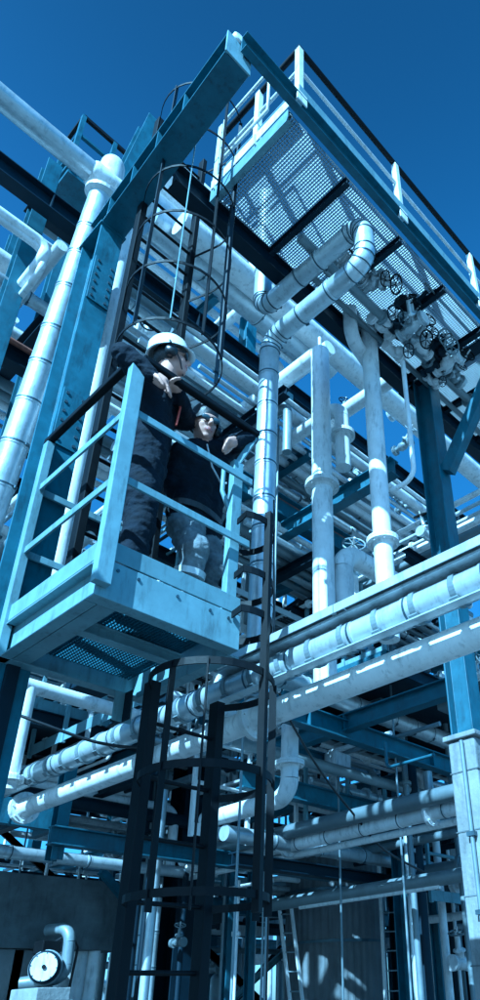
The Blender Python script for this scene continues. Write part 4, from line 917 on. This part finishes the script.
    # cloth folds on the garment
    o = link('person', me); tag(o, label, 'person'); rr = random.Random(5)
    from mathutils import noise
    me.calc_loop_triangles()
    ski = {idx['skin'], idx['lips'], idx['hair'], idx['leather']}; keep = set()
    for p in me.polygons:
        if p.material_index in ski: keep.update(p.vertices)
    nrm = [V(v.normal) for v in me.vertices]
    for v in me.vertices:
        if v.index in keep: continue
        c = v.co; a = noise.fractal(V((c.x*9, c.y*9, c.z*14)), 1, 2, 3)*.012+abs(noise.noise(V((c.x*16+3, c.y*16, c.z*30))))*-.010
        v.co = c+nrm[v.index]*a
    me.update()
    def child(q, nm, m): return q.build(nm, m, o)
    # teeth
    q = MB(); ellip(q, H+f*.0875-u*.061, (f, l, u), (.006, .019, .0042)); child(q, 'teeth', 'teeth')
    # glasses
    g = MB(); ga = g
    for s_ in (-1, 1): ellip(ga, H+f*.094+l*s_*.032+u*.008, (f, l, u), (.012, .031, .020))
    go_ = child(ga, 'safety_glasses', 'lens')
    q = MB(); q.sweep([H+f*.100-l*.012+u*.013, H+f*.105+u*.015, H+f*.100+l*.012+u*.013], .004, 8)
    for s_ in (-1, 1): q.sweep([H+f*.09+l*s_*.058+u*.012, H+f*.04+l*s_*.078+u*.012, H-f*.02+l*s_*.08+u*.010], .004, 8)
    q.build('frame', 'black', go_)
    # ear muffs
    for s_ in (-1, 1):
        q = MB(); q.lathe([(.001, .045), (.028, .043), (.038, .030), (.042, .012), (.036, .0)], H+l*s_*.074-u*.004-f*.004, l*s_, 20); child(q, 'ear_muff', 'black')
    q = MB(); R_ = .122 if helmet == 'helmet' else .116; q.sweep([H-f*.004+u*(.0+R_*sin(a))+l*(R_*.98*cos(a)) for a in [radians(k) for k in range(8, 173, 8)]], .008, 8); child(q, 'head_band', 'black')
    if helmet == 'cap':
        q = MB(); n = 28; prof = [(1.0, -.03), (1.03, 0), (1.0, .03), (.9, .065), (.72, .09), (.45, .105), (.02, .11)]; hc = H+u*.045-f*.014
        q.add([hc+u*(h-.25*max(0, -cos(2*pi*j/n))*.1)+f*(cos(2*pi*j/n)*.108*r)+l*(sin(2*pi*j/n)*.087*r) for r, h in prof for j in range(n)], [(i*n+j, i*n+(j+1) % n, (i+1)*n+(j+1) % n, (i+1)*n+j) for i in range(len(prof)-1) for j in range(n)], True); child(q, 'cap', 'hair')
    elif helmet:
        q = MB(); rings = []; n = 28; prof = [(1.0, 0), (1.005, .02), (.985, .05), (.92, .082), (.78, .108), (.55, .126), (.28, .136), (.02, .138)]
        hc = H+u*.050-f*.010
        vs_ = [hc+u*h+f*(cos(2*pi*j/n)*.128*r)+l*(sin(2*pi*j/n)*.103*r) for r, h in prof for j in range(n)]
        q.add(vs_, [(i*n+j, i*n+(j+1) % n, (i+1)*n+(j+1) % n, (i+1)*n+j) for i in range(len(prof)-1) for j in range(n)], True)
        hm = child(q, 'helmet', helmet)
        q = MB(); vs_ = []
        for k, (r, h) in enumerate(((.99, .004), (1.10, -.004), (1.10, -.010), (.97, -.004))):
            for j in range(n):
                a = 2*pi*j/n; e = r+(max(0, cos(a))**2*.20 if k in (1, 2) else 0); vs_.append(hc+u*(h-(max(0, cos(a))*.012 if k in (1, 2) else 0))+f*(cos(a)*.128*e)+l*(sin(a)*.103*r))
        q.add(vs_, [(i*n+j, i*n+(j+1) % n, ((i+1) % 4)*n+(j+1) % n, ((i+1) % 4)*n+j) for i in range(4) for j in range(n)], True); q.build('brim', helmet, hm)
        q = MB()
        for o_ in (-.028, 0, .028): q.sweep([hc+u*(.138*sin(radians(a))+.003)+f*(cos(radians(a))*.122)+l*o_ for a in range(35, 150, 8)], .007, 8)
        q.build('ridge', helmet, hm)
    return o

# worker leaning over the corner post, gazing up to the right
fw1 = V((.80, -.52, .20))
J1 = dict(head=at(171, 361, Y=2.78), neck=at(160, 387, Y=2.82), chest=at(153, 414, Y=2.84), pelvis=at(143, 474, Y=2.86))
ctr = J1['pelvis']; s1 = V((.40, .80, 0)).normalized()
J1.update(sl=J1['neck']+s1*.19+V((0, 0, -.06)), sr=at(146, 378, Y=2.70), hl=ctr+s1*.09+V((0, 0, -.05)), hr=ctr-s1*.09+V((0, 0, -.05)))
J1.update(er=at(121, 352, Y=2.60), wr=at(151, 374, Y=2.52), gr=(.3, .2, -.9), el=at(187, 421, Y=2.86), wl=at(178, 392, Y=2.64), gl=(-.3, -.6, -.6))
J1.update(kl=V((J1['hl'].x+.02, J1['hl'].y-.02, 3.83)), kr=V((J1['hr'].x+.02, J1['hr'].y-.01, 3.83)), al=V((J1['hl'].x-.01, J1['hl'].y+.02, 3.42)), ar=V((J1['hr'].x-.02, J1['hr'].y+.02, 3.42)), foot=V((.8, -.5, 0)))
p1_ = worker('worker in navy overalls and white helmet leaning on the corner post', J1, fw1, V((-.2, .1, 1)), 'navy', 'navy', 'helmet')
# bareheaded worker propping an elbow on the far end of the rail, smiling upward
fw2 = V((-.16, -.95, -.22))
J2 = dict(head=at(204, 426, Y=2.82), neck=at(205, 452, Y=2.90), chest=at(204, 474, Y=2.92), pelvis=at(194, 528, Y=2.95))
s2 = V((.93, .30, 0)).normalized(); ctr = J2['pelvis']
J2.update(sl=at(228, 449, Y=2.90), sr=at(183, 452, Y=2.86), hl=ctr+s2*.09+V((0, 0, -.04)), hr=ctr-s2*.09+V((0, 0, -.04)))
J2.update(el=at(249, 438, Y=2.60), wl=at(237, 441, Y=2.60), gl=(-.2, -.3, -.9), er=at(172, 484, Y=2.98), wr=at(178, 515, Y=3.06), gr=(.5, .5, -.4))
J2.update(kl=V((J2['hl'].x+.02, J2['hl'].y-.12, 3.80)), kr=V((J2['hr'].x-.02, J2['hr'].y-.16, 3.80)), al=V((J2['hl'].x+.02, J2['hl'].y-.04, 3.42)), ar=V((J2['hr'].x-.02, J2['hr'].y-.06, 3.42)), foot=V((.2, -.9, 0)))
p2_ = worker('smiling worker in dark cap, dark jacket and grey trousers at rail end', J2, fw2, V((0, .3, 1)), 'navy', 'grey', 'cap')
def strip_ring(o, a, c, f_, r, m='strip'):
    p = a.lerp(c, f_); d = (c-a).normalized(); q = MB(); q.lathe([(r, -.02), (r+.006, -.018), (r+.006, .018), (r, .02)], p, d, 24, smooth=False); q.build('reflective_strip', m, o)
for s in 'lr':
    strip_ring(p2_, J2['k'+s], J2['a'+s], .35, .082)
q = MB(); q.sweep([J1['neck']+V((.03, -.10, -.02)), J1['chest']+V((.09, -.14, .02)), J1['chest']+V((.07, -.15, -.14))], .007, 8); q.build('lanyard', 'cord', p1_)
q = MB(); q.sweep([J2['neck']+V((-.06, -.10, -.04)), J2['chest']+V((-.05, -.15, -.06)), J2['chest']+V((.03, -.155, -.16)), J2['chest']+V((.08, -.13, -.10))], .006, 8); q.build('lanyard', 'strip', p2_)

# belts, pocket flaps and chin strap
def belt(o, J, m):
    d = (J['chest']-J['pelvis']).normalized(); s = (J['hl']-J['hr']).normalized(); n = d.cross(s).normalized(); c = J['pelvis']+d*.05
    q = MB(); P = [c+s*cos(2*pi*k/28)*.218+n*sin(2*pi*k/28)*.142 for k in range(28)]
    for k in range(28): q.bar(P[k], P[(k+1) % 28], .008, .04, d)
    q.build('belt', m, o)
belt(p2_, J2, 'leather')
f1, l1, u1 = head_axes(fw1, V((-.2, .1, 1)))
for s_ in (-1, 1):
    q = MB(); q.sweep([J1['head']+l1*s_*.085+u1*.03+f1*.02, J1['head']+l1*s_*.066-u1*.06+f1*.045, J1['head']-u1*.118+f1*.058], .0045, 6); q.build('chin_strap', 'black', p1_)
